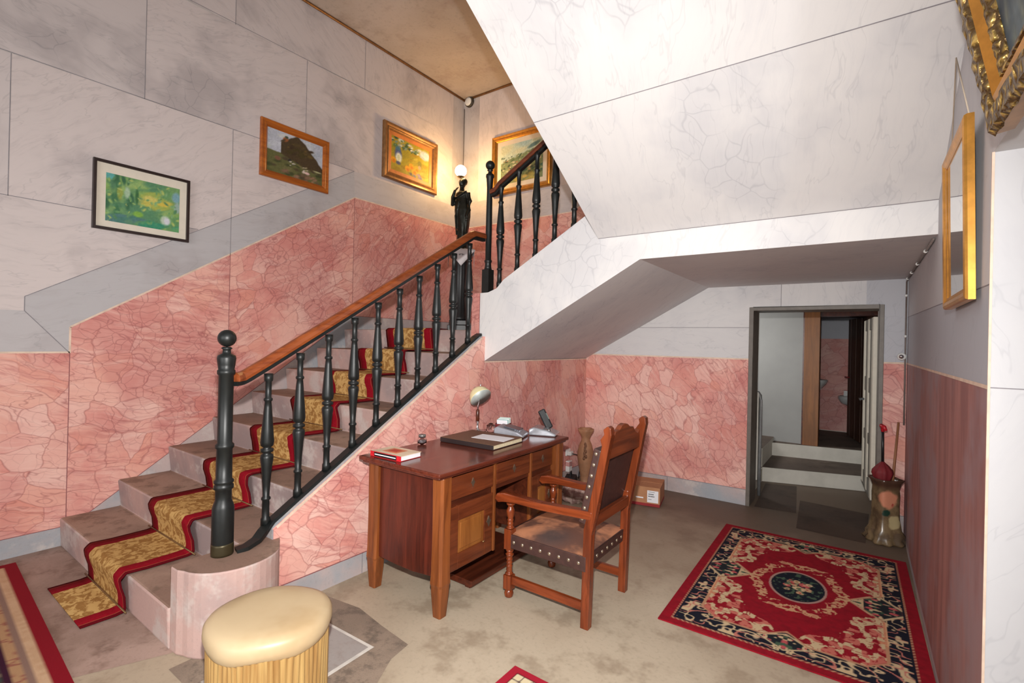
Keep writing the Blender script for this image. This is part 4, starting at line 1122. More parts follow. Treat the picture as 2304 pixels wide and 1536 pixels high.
lx, ly = -2.415, 2.930
dl = thing('desk_lamp', 'chrome desk lamp with a tilted cream dome shade on the desk', 'lamp', (lx, ly, ZD))
b = MB(); b.lathe([(.075, 0), (.078, .006), (.070, .012), (.020, .018), (.012, .030), (.009, .04), (.009, .10)], 28); b.build('base', CHROME, dl)
b = MB(); b.lathe([(.010, .085), (.014, .09), (.014, .17), (.010, .175)], 16); b.build('stem_grip', DESKD, dl)
b = MB(); b.tube([(0, 0, .17), (0, 0, .20), (.012, -.002, .235), (.016, .01, .30), (.006, .02, .352), (.012, .012, .372)], .0055, 10); b.build('stem', CHROME, dl)
tx = Vector((.71, -.16, -.60)).normalized(); hc = Vector((.030, -.002, .270))
MR = tx.to_track_quat('-Z', 'Y').to_matrix()
def lampdome(prof, mat, name, par, flip=False):
    b = MB(); b.lathe(prof, 32); b.v = [tuple(hc + MR @ Vector(p)) for p in b.v]; return b.build(name, mat, par)
sh = lampdome([(.004, .088), (.030, .085), (.056, .070), (.077, .042), (.086, .008), (.088, 0)], CREAMP, 'lamp_shade', dl)
lampdome([(.004, .084), (.030, .081), (.053, .066), (.074, .040), (.083, .008), (.0865, -.001)], plain('silvered reflector', rgb(196, 204, 200), .45, .3), 'reflector', sh)
b = MB(); b.ball((0, 0, .030), .022, 0, 16, 1, 1, 1.2); b.v = [tuple(hc + MR @ Vector(p)) for p in b.v]; b.build('bulb', plain('bulb glass', rgb(220, 222, 220), .1, .2), sh)
b = MB(); b.lathe([(.012, .085), (.014, .098), (.010, .108), (.003, .113)], 14); b.v = [tuple(hc + MR @ Vector(p)) for p in b.v]; b.build('shade_knob', CHROME, sh)

b = MB(); b.lathe([(.001, 0), (.030, 0), (.036, .010), (.030, .030), (.036, .048), (.016, .056), (.020, .062), (.001, .066)], 8); o = b.build('glass_ornament', GLASS); o.location = (-2.36, 3.03, ZD)
tag(o, 'small faceted clear glass ornament between the desk lamp and the red card holder', 'ornament')
cb = thing('card_holder', 'dark red holder filled with white and teal cards behind the grey answering machine', 'card holder', (-2.31, 3.125, ZD), .35)
b = MB(); b.box(-.055, .055, -.04, -.034, 0, .055); b.box(-.055, .055, .034, .04, 0, .085); b.box(-.055, -.05, -.034, .034, 0, .06); b.box(.05, .055, -.034, .034, 0, .06); b.box(-.05, .05, -.034, .034, 0, .004); b.build('holder', plain('dark red plastic', rgb(104, 18, 24), .4), cb, bevel=.002)
b = MB()
for k in range(6): b.obox((.002 * k, -.024 + .010 * k, .050 + .003 * k), (.044, 0, 0), (0, .0025, 0), (0, -.006, .036), (0, 1, 0, 0, 2, 0)[k])
b.build('cards', [PAPER, plain('teal card', rgb(120, 190, 176), .7), plain('green card', rgb(150, 200, 170), .7)], cb)

tp = thing('answering_machine', 'silver grey wedge shaped answering machine beside the red card holder', 'telephone', (-2.130, 2.985, ZD), -1.25); tp.scale = (1.12,) * 3
b = MB(); b.prism([(-.10, 0), (.10, 0), (.105, .018), (.06, .040), (-.08, .068), (-.10, .055)], 'x', -.075, .075); b.build('body', GREYP, tp, bevel=.010)
b = MB(); b.obox((-.010, .012, .056), (.050, 0, 0), (0, .055, -.011), (0, .001, .003)); b.build('display_panel', plain('dark grey display', rgb(88, 88, 96), .2), tp, bevel=.002)
b = MB()
for i in range(3):
    for j in range(3): b.obox((.018 + .016 * i - .016, .050 + .014 * j - .01, .049 - .0035 * j), (.005, 0, 0), (0, .004, -.001), (0, .001, .004))
b.build('keypad', GREYP, tp)
ph = thing('cordless_phone', 'silver telephone base with a black cordless handset standing in it', 'telephone', (-1.975, 3.205, ZD), -1.25); ph.scale = (1.15,) * 3
b = MB(); b.prism([(-.09, 0), (.09, 0), (.095, .015), (.03, .040), (-.06, .052), (-.09, .040)], 'x', -.07, .07); b.build('base', plain('bright silver plastic', rgb(176, 178, 184), .2, .5), ph, bevel=.012)
b = MB(); hv = Vector((.13, -.43, .88)).normalized(); sd = Vector((-.295, .95, 0)).normalized(); sd = (sd - hv * sd.dot(hv)).normalized(); nn = hv.cross(sd)
b.obox(Vector((-.028, .0, .098)), sd * .025, nn * .014, hv * .068); hs = b.build('handset', BLACKP, ph, bevel=.008)
b = MB(); b.obox(Vector((-.028, .0, .115)) + nn * -.0125, sd * .017, nn * .001, hv * .022); b.obox(Vector((-.028, .0, .115)) + nn * .0125, sd * .017, nn * .001, hv * .022); b.build('handset_screen', plain('grey screen', rgb(110, 118, 112), .2), hs)
b = MB(); b.lathe([(.020, .0), (.021, .030)], 20, (.030, .035, .012)); b.build('speaker_ring', CHROME, ph)

# ---------------------------------------------------------------- round stool in front
sx_, sy_ = -1.872, 1.020
so = thing('pouf', 'round stool with puffy cream seat and pleated straw yellow skirt beside the stair foot', 'stool', (sx_, sy_, 0))
t = NT('cream vinyl'); nz = t.noise(t.obj(), 3, 4, .6).outputs[0]
CREAMV = t.set(Base_Color=t.mix(t.mr(nz, .35, .68), rgb(190, 168, 134), rgb(174, 148, 112)), Roughness=.42)
b = MB(); seg = 72; vs, fs = [], []
lv = [(.206, .344), (.222, .358), (.228, .378), (.226, .402), (.215, .418), (.19, .428), (.14, .433), (.08, .434), (.002, .434)]
for i, (r, z) in enumerate(lv):
    for k in range(seg):
        a = 2 * PI * k / seg; low = max(0, (.40 - z) / .06)
        wv = (.010 * math.sin(3 * a + .8) + .006 * math.sin(7 * a) + .003 * math.sin(19 * a)) * low
        rr_ = r * (1 + .018 * math.sin(2 * a + .5) + .012 * math.sin(5 * a + 1))
        vs.append((rr_ * math.cos(a), rr_ * math.sin(a), z - .02 * max(0, low) * (.5 + .5 * math.sin(4 * a + 1)) * .8 + wv * .3))
for i in range(len(lv) - 1):
    for k in range(seg): fs.append((i * seg + k, i * seg + (k + 1) % seg, (i + 1) * seg + (k + 1) % seg, (i + 1) * seg + k))
fs.append(tuple(reversed(range(seg)))); fs.append(tuple((len(lv) - 1) * seg + k for k in range(seg)))
b.add(vs, fs, 0, True); b.build('seat', CREAMV, so)
t = NT('straw yellow pleats'); v = t.obj(); nz = t.noise(t.mapping(v, (30, 30, 2)), 1, 3, .6).outputs[0]
STRAW = t.set(Base_Color=t.mix(t.mr(nz, .3, .7), rgb(178, 146, 92), rgb(150, 112, 64)), Roughness=.4)
b = MB(); npl = 62; seg = npl * 6; vs, fs = [], []; rp_ = random.Random(3); ph_ = [rp_.uniform(.7, 1.25) for _ in range(npl)]
lv = [(.200, .010), (.206, .014), (.210, .05), (.210, .20), (.212, .34), (.210, .366)]
for i, (r, z) in enumerate(lv):
    for k in range(seg):
        a = 2 * PI * (k + 1.2 * math.sin(z * 9 + k // 6)) / seg; f_ = (k % 6) / 6
        rr_ = r * (1 + .018 * math.sin(2 * a + .5)) + .0075 * ph_[k // 6] * abs(math.sin(PI * f_)) ** .7 - .003
        vs.append((rr_ * math.cos(a), rr_ * math.sin(a), z))
for i in range(len(lv) - 1):
    for k in range(seg): fs.append((i * seg + k, i * seg + (k + 1) % seg, (i + 1) * seg + (k + 1) % seg, (i + 1) * seg + k))
b.add(vs, fs, 0, True); b.build('pleated_skirt', STRAW, so)
b = MB(); b.lathe([(.001, .0), (.19, 0), (.19, .345), (.001, .34)], 32); b.build('drum', STRAW, so)

# ---------------------------------------------------------------- rugs
def blend(a, m, c):
    m = np.clip(m, 0, 1)[..., None]; return a * (1 - m) + np.array(c) / 255. * m


def curl(x, y, s, seed, w=.10):
    n = vnoise(x * s + .8 * vnoise(x * s * .7, y * s * .7, seed + 5), y * s, seed)
    return np.clip((w - np.abs(n - .5)) / (w * .45), 0, 1)


RED_, NAVY, BEI, PNK, TAN, GRN = (142, 14, 32), (22, 24, 38), (206, 180, 142), (196, 120, 106), (190, 140, 108), (70, 92, 72)


def rug_art(nx, ny, hw, hh):
    X, Y = np.meshgrid(np.linspace(-hw, hw, nx), np.linspace(-hh, hh, ny)); a, b = np.abs(X), np.abs(Y)
    A = np.zeros((ny, nx, 3)) + np.array(RED_) / 255.
    A = A * (.90 + .2 * fbm(X * 40, Y * 40, 3, 2))[..., None]
    d = np.minimum(hw - a, hh - b)
    fa, fb = hw - .165, hh - .195                                        # inner field
    wig = .012 * np.sin(b * 42) + .008 * np.sin(b * 97)
    inner = np.minimum(fa - np.maximum(0, .165 - b) * 1.05 - a, fb - np.maximum(0, .10 - a) * .9 - b)
    inner = np.minimum(inner, fa + .03 + fb - a - b - .12)
    navy = (inner < 0) & (d > .060)
    A = blend(A, navy * 1., NAVY)
    cur = curl(a, b, 30, 11, .12) * navy
    A = blend(A, cur, BEI)
    A = blend(A, navy * curl(a + 3, b, 17, 15, .05), PNK)
    # diamonds on the long sides, rosettes on the short ones
    for cx, cy, rx, ry in ((fa - .02, 0, .15, .175), (0, fb + .02, .13, .085)):
        dd = np.abs(a - cx) / rx + np.abs(b - cy) / ry
        A = blend(A, (1.05 - dd) / .06 * (d > .07), BEI); A = blend(A, (.90 - dd) / .06 * (d > .075), (28, 34, 40))
        fl = vnoise(a * 46 + 9, b * 46, 21)
        A = blend(A, np.clip((fl - .56) / .1, 0, 1) * (dd < .88) * (d > .075), (206, 178, 140)); A = blend(A, np.clip((vnoise(a * 30, b * 30, 23) - .68) / .08, 0, 1) * (dd < .8), (190, 84, 88)); A = blend(A, np.clip((vnoise(a * 38, b * 38, 25) - .70) / .08, 0, 1) * (dd < .85), GRN)
    A = blend(A, (.010 - np.abs(inner)) / .004 * (d > .06), TAN)
    # straight bars beside the diamonds
    bar = (np.abs(a - fa + .012) < .020) & (b > .17) & (b < .44)
    A = blend(A, bar * 1., (206, 128, 96)); A = blend(A, bar * (np.sin(b * 330) > .3) * .6 * (np.abs(a - fa + .012) < .012), BEI); A = blend(A, bar * (np.abs(a - fa + .012) > .015) * 1., (222, 170, 130))
    # corner flowers inside the field
    e = (a / (fa * 1.02)) ** 2 + (b / (fb * 1.0)) ** 2 + .30 * (vnoise(a * 14, b * 14, 31) - .5)
    crn = (e > .66 + .25 * np.exp(-(a / .09) ** 2) + .25 * np.exp(-(b / .12) ** 2)) & (inner > .008)
    ch_ = (vnoise(a * 34, b * 34, 33) > .50)
    A = blend(A, crn * ch_ * 1., BEI); A = blend(A, crn * np.clip((vnoise(a * 30 + 4, b * 30, 35) - .60) / .06, 0, 1), (198, 110, 96)); A = blend(A, crn * curl(a, b, 44, 37, .05), (150, 34, 44))
    # wreath and medallion
    r = np.hypot(a / .150, b / .215); th = np.arctan2(Y / .165, X / .135)
    rw = r / (1.52 + .09 * np.sin(6 * th + PI / 2) + .05 * np.sin(14 * th))
    wr = (np.abs(rw - 1) < .10 + .07 * vnoise(a * 40, b * 40, 41)) & (np.abs(np.sin(th * 3)) > .05)
    A = blend(A, wr * (vnoise(a * 52, b * 52, 43) > .36) * 1., (206, 158, 120)); A = blend(A, wr * curl(a, b, 60, 45, .06), (170, 50, 56))
    A = blend(A, (1.06 - r) / .02, (176, 140, 128)); A = blend(A, (.97 - r) / .02, (20, 26, 38))
    fx, fy = X, Y
    for k, (px, py, pr) in enumerate([(-.03, .03, .034), (.035, .04, .032), (.01, -.03, .032), (.055, -.02, .024), (-.06, -.015, .022), (-.01, .07, .022), (.02, -.085, .020), (-.045, .065, .018), (.06, .06, .018), (-.05, -.07, .018)]):
        dd = np.hypot(fx - px, fy - py) / pr + .5 * (vnoise(fx * 80, fy * 80, 50 + k) - .5)
        A = blend(A, (1.05 - dd) / .15, [(206, 166, 128), (196, 92, 92), (214, 184, 146)][k % 3]); A = blend(A, (.45 - dd) / .15, [(176, 70, 70), (220, 160, 130), (150, 120, 80)][k % 3])
    A = blend(A, ((vnoise(X * 60, Y * 60, 61) > .72) & (r < .9)) * .8, (86, 110, 84))
    # edge
    A = blend(A, ((d > .052) & (d < .066)) * 1., TAN); A = blend(A, ((d > .052) & (d < .066)) * (np.sin((a + b) * 240) > 0) * .7, (120, 40, 44)); A = blend(A, ((d > .066) & (d < .074)) * 1., NAVY)
    return A


hw, hh = .592, .885
o = grid('rug', rug_art(230, 340, hw, hh), -hw, hw, -hh, hh, PILE, solid=.007, z=.0085)
o.location = (-.302, 3.553, 0); o.rotation_euler = (0, 0, .012)
tag(o, 'large red oriental rug with dark oval flower medallion before the doorway', 'rug')


def rug2(nx, ny, hw, hh, seed):
    X, Y = np.meshgrid(np.linspace(-hw, hw, nx), np.linspace(-hh, hh, ny)); d = np.minimum(hw - np.abs(X), hh - np.abs(Y))
    A = np.zeros((ny, nx, 3)) + np.array((70, 62, 60)) / 255.
    for k, c in enumerate([(104, 40, 48), (120, 112, 92), (44, 44, 56), (150, 124, 100), (60, 70, 62)]):
        A = blend(A, np.clip((vnoise(X * 22 + k, Y * 22, seed + k) - .58) / .08, 0, 1), c)
    return A, X, Y, d


A, X, Y, d = rug2(260, 130, .92, .85, 70)
A = blend(A, (d < .185) * 1., (58, 20, 44)); A = blend(A, (d < .165) * 1., (178, 140, 104)); A = blend(A, ((d < .165) & (d > .125)) * curl(X, Y, 26, 80, .12), (150, 96, 80)); A = blend(A, ((d < .122) & (d > .100)) * 1., (140, 112, 100)); A = blend(A, ((d < .098) & (d > .060)) * (.5 + .5 * vnoise(X * 40, Y * 40, 82)), (206, 172, 140)); A = blend(A, (d < .055) * 1., (134, 12, 30))
o = grid('rug', A, -.92, .92, -.85, .85, PILE, solid=.007, z=.0085); o.location = (-3.545, -.185, 0); o.rotation_euler = (0, 0, -.052)
tag(o, 'dark rug with red edge and beige bands before the lowest carpeted step', 'rug')
A, X, Y, d = rug2(170, 200, .42, .60, 90)
A = blend(A, (d < .20) * 1., (214, 198, 162)); A = blend(A, (d < .20) * curl(X, Y, 24, 95, .09), (96, 78, 74)); A = blend(A, ((d < .19) & (d > .08)) * np.clip((vnoise(X * 16, Y * 16, 97) - .60) / .06, 0, 1), (196, 110, 84)); A = blend(A, (d < .038) * 1., (164, 28, 48)); A = blend(A, ((d > .036) & (d < .042)) * 1., (96, 20, 34))
o = grid('rug', A, -.42, .42, -.60, .60, PILE, solid=.007, z=.0085); o.location = (-.868, 1.252, 0); o.rotation_euler = (0, 0, -.02)
tag(o, 'cream flowered rug with narrow red edge, only its corner in view', 'rug')

# ---------------------------------------------------------------- vase, bundle, carton and plugs under the wall behind the chair
vz = (-2.375, 4.70, 0)
vs_ = thing('floor_vase', 'tall tan clay vase with frilled rim and leaf relief behind the armchair', 'vase', vz)
CLAY = plain('tan clay', rgb(166, 120, 88), .65, var=.15, scale=12, bump=.15)
def frill(a, z): return 1 + (.13 * math.sin(5 * a + .6) * max(0, (z - .53) / .07) if z > .53 else 0)
b = MB(); b.lathe([(.055, 0), (.060, .012), (.048, .03), (.052, .10), (.070, .20), (.086, .30), (.085, .36), (.066, .43), (.046, .475), (.044, .505), (.058, .535), (.074, .570), (.080, .600), (.070, .596), (.050, .54), (.036, .50), (.030, .46)], 40, (0, 0, 0), flute=frill); b.build('body', CLAY, vs_)
b = MB()
for k in range(9):
    a = -1.15 + .16 * math.sin(k * 2.2); z = .30 + .018 * k; r = .089 - .03 * max(0, (z - .36) / .1)
    b.ball((r * math.cos(a + .12 * (k % 3 - 1)), r * math.sin(a + .12 * (k % 3 - 1)), z), .013, 0, 8, 1, 1, 1.5)
b.build('leaf_relief', plain('brown clay relief', rgb(122, 84, 60), .7), vs_)

b = MB(); vs, fs = [], []; n1, n2 = 28, 16
for i in range(n2 + 1):
    for k in range(n1):
        ph1, th1 = PI * i / n2, 2 * PI * k / n1
        r = 1 + .12 * math.sin(3 * th1 + 4 * ph1) + .08 * math.sin(7 * th1 - 5 * ph1) + .05 * math.sin(11 * ph1 + 2 * th1)
        vs.append((.155 * r * math.sin(ph1) * math.cos(th1), .13 * r * math.sin(ph1) * math.sin(th1), max(.001, .085 - .085 * r * math.cos(ph1))))
for i in range(n2):
    for k in range(n1): fs.append((i * n1 + k, i * n1 + (k + 1) % n1, (i + 1) * n1 + (k + 1) % n1, (i + 1) * n1 + k))
t = NT('printed fabric'); v = t.obj(); c = t.mix(t.mr(t.noise(v, 22, 3).outputs[0], .46, .54), rgb(150, 118, 112), rgb(188, 162, 152))
b.add(vs, fs, 0, True); o = b.build('cloth_bundle', t.set(Base_Color=c, Roughness=.9)); o.location = (-2.165, 4.130, 0); o.rotation_euler = (0, 0, .5)
tag(o, 'crumpled pinkish patterned fabric bag lying on the floor behind the armchair', 'bag')
b = MB(); b.prism([(-.13, 0), (.13, 0), (.12, .13), (.06, .165), (-.08, .16), (-.125, .11)], 'x', -.05, .05); b.tube([(0, -.05, .155), (0, -.03, .20), (0, .03, .20), (0, .05, .155)], .008, 8)
o = b.build('black_bag', plain('black nylon', rgb(20, 20, 24), .7), bevel=.012); o.location = (-2.375, 4.385, 0); o.rotation_euler = (0, 0, .35)
tag(o, 'small black nylon bag standing between the desk and the pinkish fabric bag', 'bag')

bx = thing('cardboard_box', 'low brown cardboard carton with white printed label and red base band', 'box', (-1.718, 4.595, 0), .2)
t = NT('printed carton'); v = t.obj(); sp = t.n('SeparateXYZ'); t.put(sp.inputs[0], v)
c = t.mix(t.noise(v, 20, 3).outputs[0], rgb(166, 114, 80), rgb(190, 138, 100)); c = t.mix(t.math('LESS_THAN', sp.outputs[2], .030), c, rgb(150, 44, 48))
CART = t.set(Base_Color=c, Roughness=.85)
b = MB(); b.box(-.20, .20, -.165, .165, .002, .180); b.build('carton', CART, bx, bevel=.003)
b = MB(); b.box(-.20, .02, -.165, -.005, .180, .183); b.box(-.20, .20, .005, .165, .180, .183); b.build('flaps', CARD, bx)
b = MB(); b.box(.085, .185, -.1664, -.1652, .040, .150, 0)
for k, (z, x0, x1, h) in enumerate([(.135, .098, .150, .004), (.112, .095, .140, .009), (.092, .095, .146, .009), (.066, .096, .122, .005)]):
    xx = x0
    rr2 = random.Random(k)
    while xx < x1: wd_ = rr2.uniform(.003, .006); b.box(xx, xx + wd_, -.1670, -.1663, z, z + h, 1); xx += wd_ + .0016
b.build('label', [PAPER, plain('label print', rgb(40, 40, 46), .8)], bx)
b = MB(); b.box(-.02, .05, -.1662, -.1652, .070, .082, 0); b.build('tape_strip', PAPER, bx)
b = MB(); b.box(-.19, -.05, -.12, -.03, .183, .186); b.build('open_slot', plain('dark slot', rgb(44, 36, 34), .8), bx)

pz_ = thing('power_strip', 'white wall socket with plugged adapter and black cable at the end of the desk', 'socket', (XS + .004, 4.665, .19))
b = MB(); b.box(0, .016, -.045, .045, .10, .17); b.build('socket_plate', WHITEP, pz_, bevel=.004)
b = MB(); b.box(.016, .062, -.030, .030, .105, .150); b.build('plug', plain('white adapter', rgb(216, 212, 208), .4), pz_, bevel=.006)
b = MB(); b.box(.0, .045, -.035, .035, -.07, .045, 0); b.box(.0, .0465, -.0355, .0355, -.015, .040, 1); b.build('adapter', [WHITEP, plain('rose adapter label', rgb(190, 140, 136), .6)], pz_, bevel=.006)
b = MB(); b.tube([(.06, 0, .125), (.10, .03, .115), (.11, .09, .07), (.075, .16, -.05), (.06, .17, -.12), (.05, .18, -.182)], .005, 8); b.build('cable', BLACKP, pz_)

# ---------------------------------------------------------------- umbrella stand in the corner by the doorway
us = thing('umbrella_stand', 'painted ceramic umbrella stand with flared ruffled foot in the corner beside the doorway', 'umbrella stand', (.172, 4.845, 0), .55)
t = NT('painted ceramic'); v = t.obj(); sp = t.n('SeparateXYZ'); t.put(sp.inputs[0], v)
n1_ = t.noise(v, 9, 4, .6).outputs[0]; n2_ = t.noise(warp(t, v, 9, .06), 13, 3, .6).outputs[0]
c = t.mix(t.mr(n1_, .35, .65), rgb(126, 106, 78), rgb(88, 70, 52))
def spot(cen, r, col, c):
    d_ = t.n('VectorMath', operation='DISTANCE'); t.put(d_.inputs[0], warp(t, v, 16, .05)); d_.inputs[1].default_value = cen
    return t.mix(t.math('SUBTRACT', 1, t.mr(d_.outputs['Value'], r * .7, r)), c, col)
c = spot((-.03, -.10, .35), .085, rgb(198, 132, 104), c); c = spot((-.045, -.10, .25), .045, rgb(30, 56, 46), c); c = spot((.01, -.09, .31), .03, rgb(160, 70, 60), c); c = spot((.02, -.10, .18), .06, rgb(176, 160, 120), c)
c = t.mix(t.mr(sp.outputs[2], .40, .46), c, rgb(74, 52, 40)); c = t.mix(t.math('MULTIPLY', t.math('LESS_THAN', sp.outputs[2], .10), t.mr(n2_, .45, .6)), c, rgb(96, 80, 64))
CER = t.set(Base_Color=c, Roughness=.25)
def sq(a, z):
    p = 4.5; base = (abs(math.cos(a)) ** p + abs(math.sin(a)) ** p) ** (-1 / p)
    return base * (1 + (.10 * math.sin(9 * a) * max(0, (.12 - z) / .12)) + (.05 * math.sin(8 * a) if z > .47 else 0))
b = MB(); b.lathe([(.060, .001), (.112, .003), (.120, .020), (.102, .045), (.108, .070), (.088, .110), (.076, .20), (.074, .30), (.076, .38), (.072, .43), (.082, .47), (.096, .50), (.090, .502), (.074, .468), (.066, .42), (.066, .12), (.001, .10)], 64, flute=sq); b.build('body', CER, us)
um = thing('umbrella', 'folded red umbrella with black shaft and red handle stuck in the ceramic stand', 'umbrella', (.150, 4.845, .105))
b = MB(); b.lathe([(.010, 0), (.026, .10), (.036, .30), (.048, .365), (.068, .43), (.064, .455), (.038, .49), (.014, .515), (.010, .52)], 32, flute=lambda a, z: 1 + .10 * math.sin(8 * a) * (z / .5)); b.build('canopy', plain('red umbrella cloth', rgb(112, 22, 30), .7), um)
b = MB(); b.tube([(0, 0, .51), (-.004, 0, .76)], .0095, 10); b.build('shaft', BLACKP, um)
b = MB(); b.tube([(-.004, 0, .755), (-.004, 0, .78), (-.012, -.02, .805), (.004, -.045, .798), (.014, -.05, .77)], [.012, .013, .016, .015, .012], 12); b.build('handle', plain('red handle', rgb(180, 30, 42), .35), um)
b = MB(); b.tube([(0, 0, 0), (.020, .006, .40), (.045, .014, .80)], [.010, .009, .008], 10); o = b.build('walking_stick', make_wood('rough stick wood', rgb(150, 100, 66), rgb(112, 70, 44), 'z', .6)); o.location = (.200, 4.880, .14)
tag(o, 'thin brown wooden stick standing in the ceramic umbrella stand', 'stick')

# ---------------------------------------------------------------- doors and fittings of the passage
DOORG = plain('taupe door recess', rgb(112, 106, 98), .5); DOORC = plain('cream door paint', rgb(214, 206, 190), .45, var=.04)
dr = thing('panelled_door', 'cream panelled door opened into the passage at the jamb beside the umbrella stand', 'door', (DR - .006, YB + .315, 0))
def dbox(x0, x1, s0, s1, z0, z1, m=0, mb=None):
    # s along the leaf (starting at the hinge), x thickness
    q = Vector((-.080, .9968, 0)); n_ = Vector((-.9968, -.080, 0))
    c0 = q * ((s0 + s1) / 2) + n_ * ((x0 + x1) / 2) + Vector((0, 0, (z0 + z1) / 2))
    mb.obox(c0, n_ * ((x1 - x0) / 2), q * ((s1 - s0) / 2), Vector((0, 0, (z1 - z0) / 2)), m)
DH = 1.80
b = MB(); dbox(.010, .028, .05, .75, .175, DH, 0, b); b.build('core_panel', DOORG, dr)
for s0, s1 in ((0, .10), (.345, .435), (.70, .80)):
    b = MB(); dbox(0, .040, s0, s1, .17, DH, 0, b); b.build('stile', DOORC, dr, bevel=.006)
for z0, z1 in ((.17, .30), (.62, .72), (1.10, 1.24), (DH - .11, DH)):
    b = MB(); dbox(.003, .036, .10, .345, z0, z1, 0, b); dbox(.003, .036, .435, .70, z0, z1, 0, b); b.build('door_rail', DOORG, dr, bevel=.004)
b = MB(); dbox(.038, .075, .66, .69, 1.0, 1.02, 0, b); dbox(.070, .082, .60, .70, 1.0, 1.02, 0, b); b.build('handle', BLACKP, dr)
b = MB()
dbox(-.002, .042, .0, .80, .165, .172, 0, b); b.build('bottom_edge', DOORG, dr)

wdr = thing('plank_door', 'dark brown vertical plank door standing ajar at the washroom behind the passage', 'door', (.10, 7.22, pz), .262)
PLK = make_wood('dark plank', rgb(78, 48, 28), rgb(46, 28, 18), 'z', .5)
b = MB()
for k in range(8): b.box(-.016 - .006 * (k % 2) * .3, .016, .112 * k, .112 * k + .107, .008, 1.58)
b.box(-.010, .010, .01, .88, .012, 1.57); b.build('planks', PLK, wdr, bevel=.003)
b = MB(); b.tube([(-.02, .80, .80), (-.05, .80, .80), (-.055, .86, .80)], .009, 8); b.build('handle', plain('red brown knob', rgb(120, 30, 34), .4), wdr)

b = MB(); b.lathe([(.001, 0), (.07, .01), (.14, .05), (.19, .12), (.205, .16), (.20, .165), (.17, .13), (.10, .06), (.001, .04)], 28, (0, 0, 0), 0, 1.0, .8); b.box(-.12, .12, .10, .16, .02, .15)
o = b.build('wash_basin', plain('glazed white', rgb(196, 196, 194), .2)); o.location = (-.585, 8.27, .90); tag(o, 'white wash basin on the pink washroom wall behind the oak post', 'basin')
b = MB(); b.lathe([(.02, 0), (.09, .03), (.125, .09), (.125, .13), (.10, .135), (.09, .10), (.001, .06)], 24); b.box(-.06, .06, .03, .125, .02, .20)
o = b.build('toilet_bowl', plain('glazed grey white', rgb(176, 176, 176), .2)); o.location = (-.135, 8.30, .72); tag(o, 'grey white wall hung bowl at the edge of the dark plank door', 'bowl')

pw = thing('parapet', 'white half-height partition with rounded grey tube edge just inside the doorway', 'partition', (-.90, 5.50, 0))
b = MB(); b.box(-1.55, -.838, 5.470, 5.530, .162, 1.045); bw(b, 'panel', PLASTER, pw, bevel=.004)
b = MB(); b.tube([(-1.55, 5.5, 1.055), (-.88, 5.5, 1.055), (-.846, 5.5, 1.045), (-.828, 5.5, 1.015), (-.823, 5.5, .97), (-.823, 5.5, .30), (-.823, 5.5, .003)], .016, 10); bw(b, 'tube_edge', plain('grey tube', rgb(126, 126, 126), .4, .3), pw)

# ---------------------------------------------------------------- small fittings
sn = thing('ceiling_sensor', 'small round white sensor under the ceiling in the corner above the globe lamp', 'sensor', (-4.44, YB - .004, 4.79))
b = MB(); b.lathe([(.070, 0), (.070, .03), (.062, .034)], 28); b.v = [(x, -z, y) for x, y, z in b.v]; b.build('ring', plain('dark sensor ring', rgb(60, 54, 46), .4), sn)
b = MB(); b.lathe([(.058, .030), (.052, .046), (.030, .052), (.001, .053)], 28); b.v = [(x - .006, -z, y) for x, y, z in b.v]; b.build('cap', WHITEP, sn)
b = MB(); b.tube([(-4.535, YB - .012, 4.72), (-4.535, YB - .012, 3.9), (-4.535, YB - .012, 2.8)], .005, 6); bw(b, 'cable', plain('dull cable', rgb(110, 100, 92), .6), sn)

ws = thing('wall_socket', 'small white cylindrical wall sensor in the corner between doorway and mirror wall', 'sensor', (XR - .035, YB - .003, 1.455))
b = MB(); b.lathe([(.026, 0), (.030, .005), (.030, .035), (.022, .045), (.001, .046)], 20); b.v = [(x, -z, y) for x, y, z in b.v]; b.build('body', WHITEP, ws)
b = MB(); b.lathe([(.016, .046), (.016, .06), (.001, .062)], 16); b.v = [(x - .004, -z, y) for x, y, z in b.v]; b.build('cap', CHROME, ws)
wc = thing('surface_cable', 'clipped cable along the landing soffit and down the corner beside the doorway', 'cable', (XR - .01, YB - .01, 1.0))
b = MB(); cp = [(XR - .010, 3.28, ZS - .010), (XR - .010, 4.2, ZS - .012), (XR - .010, 4.95, ZS - .010), (XR - .012, YB - .012, ZS - .025), (XR - .012, YB - .012, 1.5), (XR - .012, YB - .012, .9)]
b.tube(cp, .006, 6); bw(b, 'cable', plain('grey cable', rgb(120, 108, 104), .6), wc)
for x, y, z in [(XR - .012, 3.65, ZS - .012), (XR - .012, 4.15, ZS - .013), (XR - .012, 4.6, ZS - .012), (XR - .013, 4.97, ZS - .012), (XR - .014, YB - .014, 1.95), (XR - .014, YB - .014, 1.62)]:
    b = MB(); b.ball((x, y, z), .011, 0, 10); bw(b, 'clip', WHITEP, wc)

# ================================================================ LIGHT
def light(name, typ, loc, energy, col=(1, 1, 1), aim=None, **kw):
    d = bpy.data.lights.new(name, typ); d.energy = energy; d.color = col
    for k, v in kw.items(): setattr(d, k, v)
    o = bpy.data.objects.new(name, d); COL.objects.link(o); o.location = loc
    if aim is not None: o.rotation_euler = (Vector(aim) - Vector(loc)).to_track_quat('-Z', 'Y').to_euler()
    return o


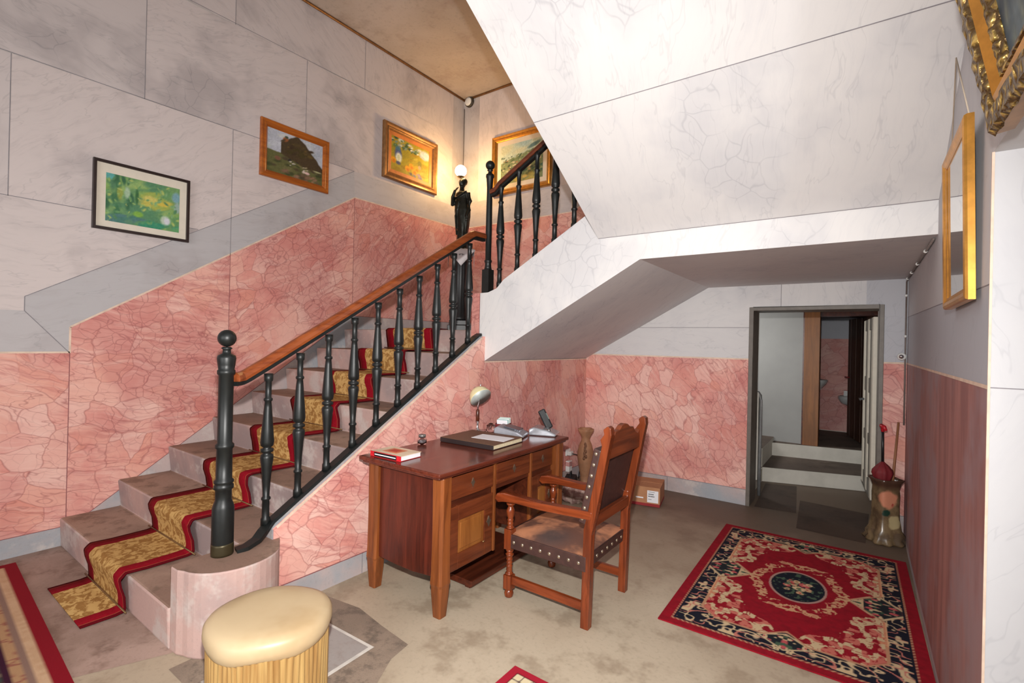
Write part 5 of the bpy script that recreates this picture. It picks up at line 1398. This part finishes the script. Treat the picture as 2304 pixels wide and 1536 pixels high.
light('camera_flash', 'SPOT', (-.03, .02, 1.73), 430, (1, .975, .94), aim=(-3.6, 3.6, .95), spot_size=math.radians(150), spot_blend=1.0, shadow_soft_size=.022)
light('unseen_rear_spot', 'SPOT', (.66, -.62, 1.75), 50, (.93, .97, 1.0), aim=(-1.6, 4.0, 2.0), spot_size=math.radians(120), spot_blend=1.0, shadow_soft_size=.05)  # unseen spot placed right rear to draw a light edge on the soffit
light('rear_fill', 'AREA', (-.8, -5.0, 2.0), 150, (1.0, .985, .97), aim=(-1.6, 3, 1.5), shape='RECTANGLE', size=4.0, size_y=2.6)  # added soft fill behind the viewer, no window modelled
light('passage_fill', 'AREA', (-1.7, 6.2, 1.7), 11.0, (1.0, .98, .95), aim=(-.2, 6.9, .8), shape='RECTANGLE', size=.5, size_y=.6)  # added fill area inside the passage, no source in view
wd = bpy.data.worlds.new('daylight'); S.world = wd; wd.use_nodes = True
wd.node_tree.nodes['Background'].inputs[0].default_value = (.94, .96, 1.0, 1)
wd.node_tree.nodes['Background'].inputs[1].default_value = 0.16

# ================================================================ CAMERA
yaw, pitch, roll, fpx = .6223, .0018, .0222, 1096.94
fw = Vector((-math.sin(yaw) * math.cos(pitch), math.cos(yaw) * math.cos(pitch), math.sin(pitch)))
r0 = Vector((math.cos(yaw), math.sin(yaw), 0)); u0 = r0.cross(fw)
rr = math.cos(roll) * r0 + math.sin(roll) * u0; uu = -math.sin(roll) * r0 + math.cos(roll) * u0
cd = bpy.data.cameras.new('camera'); cam = bpy.data.objects.new('camera', cd); COL.objects.link(cam)
cd.sensor_width = 36; cd.lens = fpx / 2304 * 36; cd.clip_start = .02; cd.clip_end = 60
cam.matrix_world = Matrix(((rr.x, uu.x, -fw.x, 0), (rr.y, uu.y, -fw.y, 0), (rr.z, uu.z, -fw.z, 1.5), (0, 0, 0, 1)))
S.camera = cam
S.view_settings.view_transform = 'Standard'; S.view_settings.look = 'None'
S.view_settings.exposure = 0.22; S.view_settings.gamma = 1.0; S.view_settings.use_curve_mapping = False
S.cycles.use_denoising = True
S.cycles.max_bounces = 8; S.cycles.diffuse_bounces = 3; S.cycles.glossy_bounces = 3; S.cycles.transmission_bounces = 6
S.cycles.use_adaptive_sampling = True; S.cycles.adaptive_threshold = 0.03; S.cycles.adaptive_min_samples = 12
S.cycles.sample_clamp_indirect = 6
